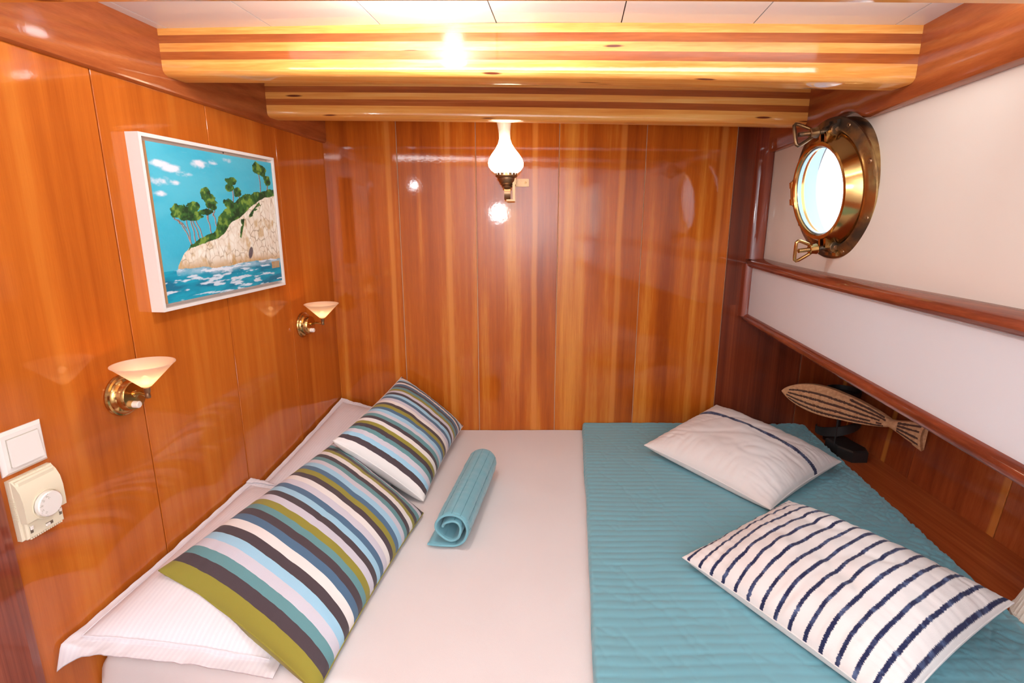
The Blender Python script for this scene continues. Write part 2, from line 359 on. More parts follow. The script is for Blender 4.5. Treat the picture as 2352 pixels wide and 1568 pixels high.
def satin_stripe():
    m = fabric('white_satin_stripe_cotton', srgb(238, 230, 234)); nt = m.node_tree; lk = nt.links.new; p = nt.nodes['Principled BSDF']
    uvn = N(nt, 'ShaderNodeUVMap'); sp = N(nt, 'ShaderNodeSeparateXYZ'); lk(uvn.outputs[0], sp.inputs[0])
    pp = N(nt, 'ShaderNodeMath', operation='PINGPONG'); lk(sp.outputs['Y'], pp.inputs[0]); pp.inputs[1].default_value = 0.0125
    gt = N(nt, 'ShaderNodeMath', operation='GREATER_THAN'); lk(pp.outputs[0], gt.inputs[0]); gt.inputs[1].default_value = 0.00625
    mr = N(nt, 'ShaderNodeMapRange'); mr.inputs['To Min'].default_value = 0.9; mr.inputs['To Max'].default_value = 0.6; lk(gt.outputs[0], mr.inputs['Value']); lk(mr.outputs[0], p.inputs['Roughness'])
    mx = N(nt, 'ShaderNodeMix', data_type='RGBA'); lk(gt.outputs[0], mx.inputs['Factor']); mx.inputs['A'].default_value = srgb(235, 227, 231); mx.inputs['B'].default_value = srgb(239, 232, 235)
    lk(mx.outputs['Result'], p.inputs['Base Color']); p.inputs['Specular IOR Level'].default_value = 0.5; return m
M['satin'] = satin_stripe()

# ================================================================= the room
def struct(o): o['kind'] = 'structure'; return o
YN = -0.95                        # bulkhead behind the camera
fl = struct(MB().box((-1.35, YN, -0.03), (1.75, D+0.02, 0)).build('floor', M['floor']))

# ---- back wall: backing sheet with boards
BX = [-0.822, -0.50, -0.158, 0.205, 0.582, 0.972, 1.366, 1.62]
wb = struct(MB().box((-1.0, D+0.006, 0), (1.75, D+0.03, ZM+0.62)).box((-1.0, D+0.006, ZM+0.62), (1.165, D+0.03, ZM+1.56)).build('wall_back', M['joint']))
def board(parent, a, b, inward, z0, z1, mat, th=0.0055, gap=0.0016, top=None, lean=None):
    """vertical board between plan points a and b (Vectors 2D); inward = 2D unit normal to the room.
    its face stands on the line a-b, th thick behind it"""
    a = Vector(a); b = Vector(b); d = (b-a).normalized(); n = Vector(inward); ch = 0.0012
    a = a + d*gap; b = b - d*gap
    sec = [(a - n*th, 0), (a - n*ch, 0), (a + d*ch, 0.005), (b - d*ch, 0.995), (b - n*ch, 1), (b - n*th, 1)]
    vs = []; us = []
    for z in (z0, z1):
        for q, u in sec:
            x, y = q
            if lean: x += lean*(z-ZM)
            vs.append((x, y, z)); us.append((u, z))
    fs = [(i, (i+1) % 6, 6+(i+1) % 6, 6+i) for i in range(6)] + [tuple(range(6))[::-1], tuple(range(6, 12))]
    return MB().add(vs, fs, us).build('board', mat, parent)
for i in range(7):
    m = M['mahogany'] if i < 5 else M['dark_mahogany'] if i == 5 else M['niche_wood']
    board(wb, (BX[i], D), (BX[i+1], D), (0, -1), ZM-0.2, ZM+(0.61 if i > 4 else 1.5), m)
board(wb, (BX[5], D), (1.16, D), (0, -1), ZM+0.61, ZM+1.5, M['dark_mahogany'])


# ---- left wall
nl = Vector((1, -LB)).normalized(); nl = Vector((nl.x, nl.y))
def Lp(y, z, off=0.0): return Vector((L(y)+nl.x*off, y+nl.y*off, z))
mb = MB(); mb.hexa([Lp(YN, 0, -0.03), Lp(YN, 0, -0.006), Lp(D+.02, 0, -0.006), Lp(D+.02, 0, -0.03), Lp(YN, ZM+1.56, -0.03), Lp(YN, ZM+1.56, -0.006), Lp(D+.02, ZM+1.56, -0.006), Lp(D+.02, ZM+1.56, -0.03)])
wl = struct(mb.build('wall_left', M['joint']))
ys = [-0.95, -0.55, -0.18, 0.19, 0.56, 0.94, 1.31, 1.69, 2.06, D-0.001]
for i in range(len(ys)-1):
    board(wl, (L(ys[i]), ys[i]), (L(ys[i+1]), ys[i+1]), nl, 0, ZM+1.5, M['mahogany_left'])
# upright beside the door at the left frame edge
mb = MB(); p = [Lp(y, z, o) for z in (0, ZM+1.33) for (y, o) in ((0.80, 0), (0.945, 0), (0.94, 0.012), (0.92, 0.018), (0.80, 0.018))]
mb.add(p, [(i, (i+1) % 5, 5+(i+1) % 5, 5+i) for i in range(5)] + [(4, 3, 2, 1, 0), (5, 6, 7, 8, 9)])
struct(mb.build('trim_1', M['post']))
# left fascia along the deck edge
def fascia(name, xf, yr, zb, inward, th, notch=None):
    n = 26; sec = []; path = [yr[0] + (yr[1]-yr[0])*i/n for i in range(n+1)]
    mb = MB(); vs = []; m = 7
    for y in path:
        zb_ = zb(y); x = xf(y); zt = ZM+1.52
        s = inward
        vs += [(x - s*th, y, zt), (x, y, zt), (x, y, zb_+0.012), (x - s*0.002, y, zb_+0.004), (x - s*0.009, y, zb_), (x - s*th, y, zb_), (x - s*th, y, zb_+0.02)]
    fs = []
    for i in range(n):
        fs += [(i*m+k, i*m+(k+1) % m, (i+1)*m+(k+1) % m, (i+1)*m+k) for k in range(m)]
    fs += [tuple(range(m))[::-1], tuple(n*m+k for k in range(m))]
    o = MB().add(vs, fs).build(name, M['fascia'], ang=30); return struct(o)
FL = lambda y: L(y)+0.016
fascia('trim_2', FL, (YN, D), lambda y: ZM + 1.3145 + (D-y)*0.011, 1, 0.016)
FR = lambda y: 0.834 + 0.109*y
# right fascia with a round bite where the porthole flange sits
PC = on_wall(1935, 428, RA, RB) - Vector((0, 0, 0.010)); PR = 0.219
def zb_r(y):
    z = ZM + 1.273 + (D-y)*0.012
    dd = (y - PC.y)/(PR+0.008)
    if abs(dd) < 1: z = max(z, PC.z + (PR+0.008)*math.sqrt(1-dd*dd))
    return z
yy = [YN, 0.4, 1.0, 1.3] + [PC.y + (PR+0.008)*math.cos(PI - PI*k/24)*0.9999 for k in range(25)] + [2.2, D]
yy = sorted(yy); mb = MB(); vs = []; m = 6
for y in yy:
    z = zb_r(y); x = FR(y); zt = ZM+1.52
    vs += [(x+0.029, y, zt), (x, y, zt), (x, y, z+0.012), (x+0.003, y, z+0.004), (x+0.01, y, z), (x+0.029, y, z)]
fs = []
for i in range(len(yy)-1): fs += [(i*m+k, i*m+(k+1) % m, (i+1)*m+(k+1) % m, (i+1)*m+k) for k in range(m)]
fs += [tuple(range(m))[::-1], tuple((len(yy)-1)*m+k for k in range(m))]
struct(mb.add(vs, fs).build('trim_3', M['fascia'], ang=30))

# ---- right wall: upper lining with a round hole, ledge, lower lining, bead
nr = Vector((-1, RB, 0)).normalized(); sr = Vector((RB, 1, 0)).normalized()      # inward normal / along the wall away from the camera
def wall_with_hole():
    yl, yh, zl, zh = YN, D+0.02, ZM+0.79, ZM+1.56; R = 0.199
    cs = [(yl, zl), (yh, zl), (yh, zh), (yl, zh)]
    angs = sorted([2*PI*k/72 for k in range(72)] + [math.atan2(c[1]-PC.z, c[0]-PC.y) % (2*PI) for c in cs])
    vs = []; m = 4
    for a in angs:
        ca, sa = math.cos(a), math.sin(a)
        t = min([((yh if ca > 0 else yl)-PC.y)/ca if abs(ca) > 1e-9 else 1e9, ((zh if sa > 0 else zl)-PC.z)/sa if abs(sa) > 1e-9 else 1e9])
        for rr, o in ((R, 0), (t, 0), (t, 0.03), (R, 0.03)):
            y = PC.y + ca*rr; vs.append((W(y)+o, y, PC.z + sa*rr))
    n = len(angs); fs = []
    for i in range(n):
        j = (i+1) % n; fs += [(i*m+k, j*m+k, j*m+(k+1) % m, i*m+(k+1) % m) for k in range(m)]
    return MB().add(vs, fs)
struct(wall_with_hole().build('wall_right', M['white_wall']))
def wallbox(a0, a1, z0, z1, y0=YN, y1=D, b=RB):
    """slab between planes x=a0+b*y and x=a1+b*y"""
    p = [(a+b*y, y, z) for z in (z0, z1) for (a, y) in ((a0, y0), (a0, y1), (a1, y1), (a1, y0))]
    return MB().hexa(p)
struct(wallbox(PA, PA+0.035, ZM+0.56, ZM+0.80).build('wall_right_lower', M['white_panel']))
def bar(name, prof, mat, a, y0=YN, y1=D, zf=lambda y: 0):
    n = 18; path = [(a + RB*(y0+(y1-y0)*i/n), y0+(y1-y0)*i/n, ZM+zf(y0+(y1-y0)*i/n)) for i in range(n+1)]
    return struct(MB().sweep(path, prof, (-1, 0, 0), (0, 0, 1)).build(name, mat, ang=40))
# ledge (top trim) : profile a = inward, b = up
bar('trim_4', [(-0.06, 0.790), (0.010, 0.790), (0.020, 0.797), (0.024, 0.806), (0.020, 0.815), (0.008, 0.826), (-0.06, 0.832)], M['trim'], PA, zf=lambda y: -0.004+0.006*math.sin(y*2.4))
bar('trim_5', [(-0.03, 0.538), (0.006, 0.536), (0.016, 0.542), (0.02, 0.553), (0.016, 0.565), (0.006, 0.572), (-0.03, 0.572)], M['trim'], PA, zf=lambda y: 0.0)
# corner uprights
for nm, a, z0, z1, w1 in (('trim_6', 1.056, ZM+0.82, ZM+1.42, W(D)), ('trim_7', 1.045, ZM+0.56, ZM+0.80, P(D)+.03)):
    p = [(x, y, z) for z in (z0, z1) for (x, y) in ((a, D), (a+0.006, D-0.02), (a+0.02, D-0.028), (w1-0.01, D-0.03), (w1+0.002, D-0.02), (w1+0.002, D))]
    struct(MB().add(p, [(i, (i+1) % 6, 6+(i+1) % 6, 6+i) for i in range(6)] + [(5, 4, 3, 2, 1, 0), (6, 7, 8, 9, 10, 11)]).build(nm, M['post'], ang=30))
# niche behind the shelf, boards leaning outwards
LEAN = 0.10
Nn = lambda y: 1.49 + 0.035*y
mb = MB(); p = []
for z in (ZM-0.2, ZM+0.62):
    e = LEAN*(z-ZM)
    for (y, o) in ((YN, 0.007), (YN, 0.03), (D+.02, 0.03), (D+.02, 0.007)): p.append((Nn(y)+o+e, y, z))
wn = struct(mb.hexa(p).build('wall_niche', M['joint']))
nyy = [D, 2.30, 1.935, 1.53, 1.16, 0.79, 0.42, 0.05, -0.4, YN]
nn = Vector((-1, 0.035)).normalized()
for i in range(len(nyy)-1):
    board(wn, (Nn(nyy[i]), nyy[i]), (Nn(nyy[i+1]), nyy[i+1]), nn, ZM-0.19, ZM+0.61, M['niche_wood'], lean=LEAN)
struct(MB().box((1.1, YN, ZM+0.60), (1.7, D, ZM+0.63)).build('trim_8', M['post']))   # underside closing the niche behind the lower lining
# shelf ledge beside the mattress
mb = MB(); sy0, sy1 = YN, D
MX = lambda y: 1.415 + 0.115*(y-2.44)
mb.hexa([(MX(sy0)-0.02, sy0, ZM-0.03), (Nn(sy0), sy0, ZM-0.03), (Nn(sy1), sy1, ZM-0.03), (MX(sy1)-0.02, sy1, ZM-0.03), (MX(sy0)-0.02, sy0, ZM), (Nn(sy0), sy0, ZM), (Nn(sy1), sy1, ZM), (MX(sy1)-0.02, sy1, ZM)])
so = mb.build('wall_shelf', M['shelf']); so.name = 'trim_9'; struct(so)

# ---- ceiling: boards above the beams
cl = struct(MB().hexa([(-1.35, YN, ZM+1.4795), (1.18, YN, ZM+1.46), (1.18, D+.02, ZM+1.46), (-1.35, D+.02, ZM+1.4795),
                       (-1.35, YN, ZM+1.56), (1.18, YN, ZM+1.56), (1.18, D+.02, ZM+1.56), (-1.35, D+.02, ZM+1.56)]).build('ceiling', M['dark_joint']))
cl.data.vertices[1].co.z = cl.data.vertices[2].co.z = ZM+1.462
for k in (0, 3): cl.data.vertices[k].co.z = ZM+1.500
cs_ = []
for px in (383, 622, 873, 1140, 1427, 1730, 2057):
    y = 1.517 + (1.4216-1.517)*(px-357)/1755; q = on_y(px, 55, y); cs_.append(q.x - 0.115*q.y)
cs_ = [cs_[0]-0.26] + cs_ + [cs_[-1]+0.28]
def cz(x): return ZM + 1.4735 - (0.0235*(x-0.05) if x > 0.05 else 0.0)
for i in range(len(cs_)-1):
    g = 0.0014; a, b = cs_[i]+g, cs_[i+1]-g; y0, y1 = YN, D
    p = []
    for up in (0, 1):
        for (c, y) in ((a, y0), (b, y0), (b, y1), (a, y1)):
            x = c + 0.115*y; p.append((x, y, cz(c+0.115*1.5) + 0.004*up))
    MB().hexa(p).build('ceiling_board', M['ceiling'], cl)

# ---- bulkhead behind the camera
wnr = struct(MB().box((-1.35, YN-0.03, 0), (1.75, YN, ZM+1.56)).build('wall_front', M['white_panel']))

# ---- deck beams, each glued up of pine and mahogany lamellae
def beam(label, yl, yr, zbl, zbr, ztl, ztr, depth, first):
    xl, xr = FL(yl)+0.0, FR(yr)
    root = empty('deck_beam', (0, (yl+yr)/2, ZM+1.34), label=label, cat='beam', group='laminated deck beams')
    hs = [0.0, 0.26, 0.435, 0.61, 0.785, 0.965, 1.0]         # fractions from the bottom: thick bottom lamella, then five
    fr = [0.0, 0.32, 0.49, 0.665, 0.83, 1.0]
    n = 28
    for k in range(5):
        mat = M['pine'] if k % 2 == 0 else M['beam_dark']
        vs = []; mm = 0
        for i in range(n+1):
            s = i/n; x = xl + (xr-xl)*s; y = yl + (yr-yl)*s
            cam_ = 0.0045*4*s*(1-s)
            zb = ZM + zbl + (zbr-zbl)*s + cam_; zt = ZM + ztl + (ztr-ztl)*s + cam_*1.2 + 0.004
            z0 = zb + (zt-zb)*fr[k]; z1 = zb + (zt-zb)*fr[k+1]
            if k == 0:
                sec = [(y+depth, z1), (y+depth, z0+0.006), (y+depth-0.006, z0), (y+0.016, z0), (y+0.006, z0+0.004), (y+0.0012, z0+0.010), (y, z0+0.018), (y, z1)]
            else:
                e = 0.0004*(k % 2)
                sec = [(y+depth, z1), (y+depth, z0), (y+e, z0), (y+e, z1)]
            mm = len(sec); vs += [(x, a, b) for a, b in sec]
        fs = []
        for i in range(n): fs += [(i*mm+q, i*mm+(q+1) % mm, (i+1)*mm+(q+1) % mm, (i+1)*mm+q) for q in range(mm)]
        fs += [tuple(range(mm))[::-1], tuple(n*mm+q for q in range(mm))]
        MB().add(vs, fs).build('lamella', mat, root, ang=30)
    return root
beam('striped pine and mahogany deck beam, the middle one with its whole face in view', 1.517, 1.4216, 1.3636, 1.323, 1.4727, 1.4506, 0.088, True)
beam('striped pine and mahogany deck beam farthest back, just before the rear wall', 1.9945, 2.0416, 1.3436, 1.3243, 1.460, 1.4506, 0.075, False)
beam('striped pine and mahogany deck beam nearest the viewer at the top frame edge', 0.955, 0.845, 1.3636, 1.323, 1.4727, 1.4506, 0.088, False)

# ================================================================= bed
FE = lambda x: 0.905 - 0.16*x                                  # front edge of the mattress
bed = empty('bed', (0.2, 1.6, 0), label='built-in double berth with white sheeted mattress under the cushions', cat='bed')
def mattress():
    nx, ny = 110, 90; vs = []; us = []
    sec = []
    def edge_z(d):                                               # rounded rim profile
        r = 0.035
        return -(r - math.sqrt(max(0, r*r - (r-min(d, r))**2)))
    for j in range(ny+1):
        for i in range(nx+1):
            s = i/nx; t = j/ny
            s = s*s*(3-2*s)*0.25 + s*0.75; t = 1-(1-t)**1.0
            t2 = t**1.3
            y1 = D-0.004
            x0 = L(1.7)+0.002
            x = (-0.96) + (2.36)*s
            y = FE(x) + (y1-FE(x))*t2
            xl = L(y)+0.006; xr = MX(y)
            x = xl + (xr-xl)*s
            yf = FE(x); y = yf + (y1-yf)*t2
            d = y-yf
            z = edge_z(d) + edge_z(x-xl)*0.6
            z += -0.0045 + 0.0022*fb(x*3, y*3, 1) + 0.0008*fb(x*14, y*5, 3)
            if d < 0.10: z += 0.004*(1-d/0.10)*fb(x*9, y*3, 7)
            vs.append((x, y, ZM+z))
    fs = [(j*(nx+1)+i, j*(nx+1)+i+1, (j+1)*(nx+1)+i+1, (j+1)*(nx+1)+i) for j in range(ny) for i in range(nx)]
    # front skirt
    base = len(vs)
    rows = 8
    for r in range(1, rows+1):
        for i in range(nx+1):
            x, y, z = vs[i]; q = r/rows
            bul = 0.012*math.sin(PI*q)
            vs.append((x, y - bul + 0.003*fb(x*7, q*3, 5), z - 0.17*q))
    for r in range(rows):
        for i in range(nx):
            a = i if r == 0 else base+(r-1)*(nx+1)+i; b = base + r*(nx+1)+i
            fs.append((a, b, b+1, a+1))
    n0 = len(vs)                                                 # close sides/back simply
    top = [vs[j*(nx+1)] for j in range(ny+1)]
    zlo = ZM-0.2
    k = len(vs); vs += [(v[0], v[1], zlo) for v in top]
    fs += [(j*(nx+1), (j+1)*(nx+1), k+j+1, k+j) for j in range(ny)]
    vs = [(a, b, min(c, ZM)) for a, b, c in vs]
    return obj('mattress', vs, fs, M['sheet'], bed, True)
mattress()
mb = MB(); p = []
for z in (0, ZM-0.17):
    for x, y in ((-0.97, FE(-0.97)+0.02), (1.22, FE(1.22)+0.02), (MX(D), D-0.002), (-0.80, D-0.002)): p.append((x if y > 2 else x, y, z))
mb.hexa(p).build('berth_base', M['dark_mahogany'], bed)

# ---- quilt
QZ = 0.030
def quilt():
    nx, ny = 250, 400; vs = []
    QL = lambda y: 0.3435 + 0.112*(y-2.44); QR = lambda y: MX(y)+0.003
    y0, y1 = 0.62, D-0.006
    def puff(d, r=0.010): return 0 if d > r else -(r-math.sqrt(max(0, r*r-(r-d)**2)))
    for j in range(ny+1):
        t = j/ny; y = y0+(y1-y0)*t
        for i in range(nx+1):
            s = i/nx; s = s if s > 0.06 else 0.06*(s/0.06)**1.6
            xl, xr = QL(y), QR(y); x = xl + (xr-xl)*s
            x += 0.004*fb(1.5, y*3, 2)*(1-s)
            if y > D-0.05 and s > 0.9: pass
            yy_ = y + 0.012*fb(x*2.2, y*1.1, 4) + 0.010*(x-0.4)
            ph = yy_/0.0295; c = abs(math.sin(PI*ph))
            a = 0.0028 + 0.0012*fb(x*6, y*6, 9)
            z = QZ - 0.0045 + a*1.15*(c**0.40) + 0.0028*fb(x*3.5, y*3.5, 12)
            rt = max(0, (x-0.85)/0.5)                           # crumpled right-hand half
            cr = min(abs(fb(x*20+y*16, y*7-x*3, 3, 2)), abs(fb(x*20-y*18, y*6, 8, 2))); z -= 0.0062*min(1, rt)*max(0, 0.16-cr)/0.16
            cr = abs(fb(x*8+y*3, y*2.5, 21)); z -= 0.0018*max(0, 0.10-cr)/0.10
            z += puff(x-xl, 0.012) + puff(xr-x, 0.012) + 0.006*math.exp(-((y-D)/0.05)**2)
            if s > 0.975: z -= 0.0018
            vs.append((x, min(y, D-0.005), ZM+z))
    fs = [(j*(nx+1)+i, j*(nx+1)+i+1, (j+1)*(nx+1)+i+1, (j+1)*(nx+1)+i) for j in range(ny) for i in range(nx)]
    n = len(vs); W_ = nx+1
    ring = [i for i in range(W_)] + [j*W_+nx for j in range(1, ny+1)] + [ny*W_+i for i in range(nx-1, -1, -1)] + [j*W_ for j in range(ny-1, 0, -1)]
    vs += [(vs[i][0], vs[i][1], ZM+0.0005) for i in ring]
    m = len(ring); fs += [(ring[k], n+k, n+(k+1) % m, ring[(k+1) % m]) for k in range(m)]
    o = obj('quilt', vs, fs, M['quilt'], None, True, origin=(0.9, 1.6, ZM))
    tag(o, 'teal channel-stitched quilt spread flat over the right half of the bed', 'quilt')
quilt()

# ---- pillows and cushions
from mathutils.bvhtree import BVHTree
BV = []
def rest(p):
    z = None
    for b in BV:
        h = b.ray_cast(Vector((p.x, p.y, ZM+1.0)), Vector((0, 0, -1)))
        if h[0] is not None: z = h[0].z if z is None else max(z, h[0].z)
    return z
def pillow(name, label, corners, Tt, Tb, mat, cat, bow=0.07, seed=1, floor=0.001, wr=1.0, group=None, ue=2.6, flange=0.0, NU=110, NV=80, seam=True, sag=None, back=None, pw=0.62, maxz=None, rid=1.0):
    c = [Vector(q) for q in corners]                            # c0 (u-,v-), c1 (u+,v-), c2 (u+,v+), c3 (u-,v+)
    nrm = ((c[1]-c[0]) + (c[2]-c[3])).cross((c[3]-c[0]) + (c[2]-c[1])).normalized()
    if nrm.z < 0: nrm = -nrm
    ctr = sum(c, Vector())/4
    root = empty(name, (ctr.x, ctr.y, ZM+floor), label=label, cat=cat, group=group)
    def pt(u, v, side):
        fu, fv = u, v
        uu = u*(1 - bow*(1-v*v)*abs(u)**2); vv = v*(1 - bow*(1-u*u)*abs(v)**2)
        if side < 0 and not flange:
            uu *= 1 + 0.30*(1-abs(u))*abs(u)**3*(1-v*v); vv *= 1 + 0.45*(1-abs(v))*abs(v)**3*(1-u*u)
        a, b = (uu+1)/2, (vv+1)/2
        p = c[0]*(1-a)*(1-b) + c[1]*a*(1-b) + c[2]*a*b + c[3]*(1-a)*b
        fe = 1-flange
        pu, pv = min(1, abs(u)/fe), min(1, abs(v)/fe)
        pr = (max(0, 1-pu**ue)*max(0, 1-pv**ue))**pw
        e = max(abs(u), abs(v))
        f = fb(u*1.7+seed*3.1, v*1.7, seed, 3)
        wrk = 0
        eu = max(0, abs(u)-0.45)/0.55; ev = max(0, abs(v)-0.45)/0.55
        wrk += (0.5-abs(fb(v*9+seed, u*1.6, seed+5, 2)))*0.010*eu*(1-0.3*eu)
        wrk += (0.5-abs(fb(u*9+seed*2, v*1.6, seed+9, 2)))*0.010*ev*(1-0.3*ev)
        wrk += 0.006*f*pr
        ridge = abs(fb((u+v)*1.3+seed, (u-v)*0.6, seed+2, 2)); wrk -= 0.0025*max(0, 0.16-ridge)/0.16*pr*rid
        h = (Tt*pr + wrk*wr*(0.35 + pr)*(0 if pr <= 0 else 1) + 0.0015) if side > 0 else -(Tb*pr**(0.65 if not flange else 1) + 0.0015)
        p = p + nrm*h
        if flange and (pu >= 1 or pv >= 1): p = p + nrm*(0.004*fb(u*6, v*6, seed))
        if sag: p.z += sag(u, v)
        p.z = max(p.z, ZM+floor + (0.0 if side < 0 else 0.0025))
        if maxz: p = maxz(p)
        h_ = rest(p)
        if h_ is not None: p.z = max(p.z, h_ + (0.0022 if side < 0 else 0.0055))
        return p
    top = []; uv = []
    def lin(i, n):                                              # denser near the edges
        t = -1+2*i/n; return math.sin(t*PI/2)*0.45 + t*0.55
    for j in range(NV+1):
        for i in range(NU+1):
            u, v = lin(i, NU), lin(j, NV); top.append(pt(u, v, 1)); uv.append(((u+1)/2, (v+1)/2))
    bot = [pt(lin(i, NU), lin(j, NV), -1) for j in range(NV+1) for i in range(NU+1)]
    w_ = NU+1; q = [(j*w_+i, j*w_+i+1, (j+1)*w_+i+1, (j+1)*w_+i) for j in range(NV) for i in range(NU)]
    n = len(top)
    ring = [i for i in range(w_)] + [j*w_+NU for j in range(1, NV+1)] + [NV*w_+i for i in range(NU-1, -1, -1)] + [j*w_ for j in range(NV-1, 0, -1)]
    m = len(ring)
    ft = q
    o = obj('cover', top, ft, mat, root, True, uv=uv)
    vb = bot + [top[k] for k in ring]
    fb_ = [(a[3], a[2], a[1], a[0]) for a in q] + [(ring[k], n+k, n+(k+1) % m, ring[(k+1) % m]) for k in range(m)]
    BV.append(BVHTree.FromPolygons(top, ft))
    obj('underside', vb, fb_, back or mat, root, True, uv=uv + [uv[k] for k in ring])
    if seam:
        path = [(top[k]+bot[k])/2 for k in ring[::2]]
        MB().tube(path, 0.0022, 6, closed=True).build('piping', back or mat, root, True)
    if flange:
        fe = (1-flange); pa = []
        K = 60
        for (a, b) in [(-1+2*k/K, -1) for k in range(K)] + [(1, -1+2*k/K) for k in range(K)] + [(1-2*k/K, 1) for k in range(K)] + [(-1, 1-2*k/K) for k in range(K)]:
            pa.append(pt(a*fe, b*fe, 1) + nrm*0.0006)
        MB().tube(pa, 0.0016, 5, closed=True).build('hem_stitching', M['satin'], root, True)
    return root
Lc = lambda px, py, off: on_wall(px, py, LA+off, LB)
def keepleft(p):
    p.x = max(p.x, L(p.y)+0.004); p.y = min(p.y, D-0.004); return p
# white pillow nearest the viewer, left, hanging over the front edge
A0 = Vector((L(0.968)+0.006, 0.968, ZM+0.092)); A1 = Vector((L(1.69)+0.006, 1.69, ZM+0.125)); A2 = Vector((-0.50, 1.70, ZM+0.02)); A3 = Vector((-0.53, 0.985, ZM+0.006))
def sagA(u, v):
    return 0.0 if u > -0.95 or v > -0.6 else -0.05*((-0.95-u)/0.05)*((-0.6-v)/0.4)**2
pillow('bed_pillow', 'white satin-stripe flanged pillow at the front left, overhanging the mattress edge', (A0, A1, A2, A3), 0.075, 0.05, M['satin'], 'pillow', bow=0.03, seed=3, flange=0.11, wr=0.7, maxz=keepleft, group='white flanged pillows', seam=False, sag=sagA)
B0 = Vector((L(1.66)+0.008, 1.66, ZM+0.07)); B1 = Vector((L(2.425)+0.006, 2.42, ZM+0.165)); B2 = Vector((-0.40, 2.425, ZM+0.05)); B3 = Vector((-0.46, 1.72, ZM+0.02))
pillow('bed_pillow', 'white satin-stripe flanged pillow in the far left corner behind the striped cushions', (B0, B1, B2, B3), 0.06, 0.05, M['satin'], 'pillow', bow=0.03, seed=8, flange=0.10, wr=0.7, maxz=keepleft, group='white flanged pillows', seam=False)
# colourful striped cushions, u along the length (near -> far)
zc = lambda px, py, z: on_z(px, py, z)
pillow('cushion', 'large cushion with olive, brown, teal and blue stripes lying nearest the viewer on the left', (zc(365, 1310, .15), zc(770, 1015, .165), zc(972, 1178, .012), zc(728, 1592, .012)), 0.082, 0.06, M['stripe_near'], 'cushion', bow=0.045, seed=5, wr=0.55, group='multicolour striped cushions', pw=0.55)
pillow('cushion', 'smaller cushion with olive, brown and blue stripes leaning towards the rear wall', (zc(765, 1012, .225), on_y(922, 866, 2.39), on_y(1063, 978, 2.385), zc(972, 1150, .012)), 0.075, 0.07, M['stripe_far'], 'cushion', bow=0.05, seed=11, wr=0.55, group='multicolour striped cushions', maxz=lambda p: Vector((p.x, min(p.y, D-0.004), p.z)), pw=0.55)
# white cushions on the quilt: u along the length, stripes run across
fz = QZ+0.002
pillow('cushion', 'white cushion with a single navy line lying far back on the teal quilt', (zc(1770, 1170, .05), zc(1932, 1060, .075), on_y(1645, 930, 2.39), zc(1480, 1022, .075)), 0.085, 0.055, M['one_line'], 'cushion', bow=0.05, seed=14, wr=1.3, floor=fz, group='white cushions on the quilt', back=M['cotton'])
pillow('cushion', 'white cushion with many thin navy lines lying nearest the viewer on the teal quilt', (zc(1568, 1280, .06), zc(2062, 1640, .055), zc(2328, 1384, .13), zc(1812, 1150, .10)), 0.085, 0.055, M['many_lines'], 'cushion', bow=0.045, seed=17, wr=1.5, floor=fz, group='white cushions on the quilt', back=M['cotton'])

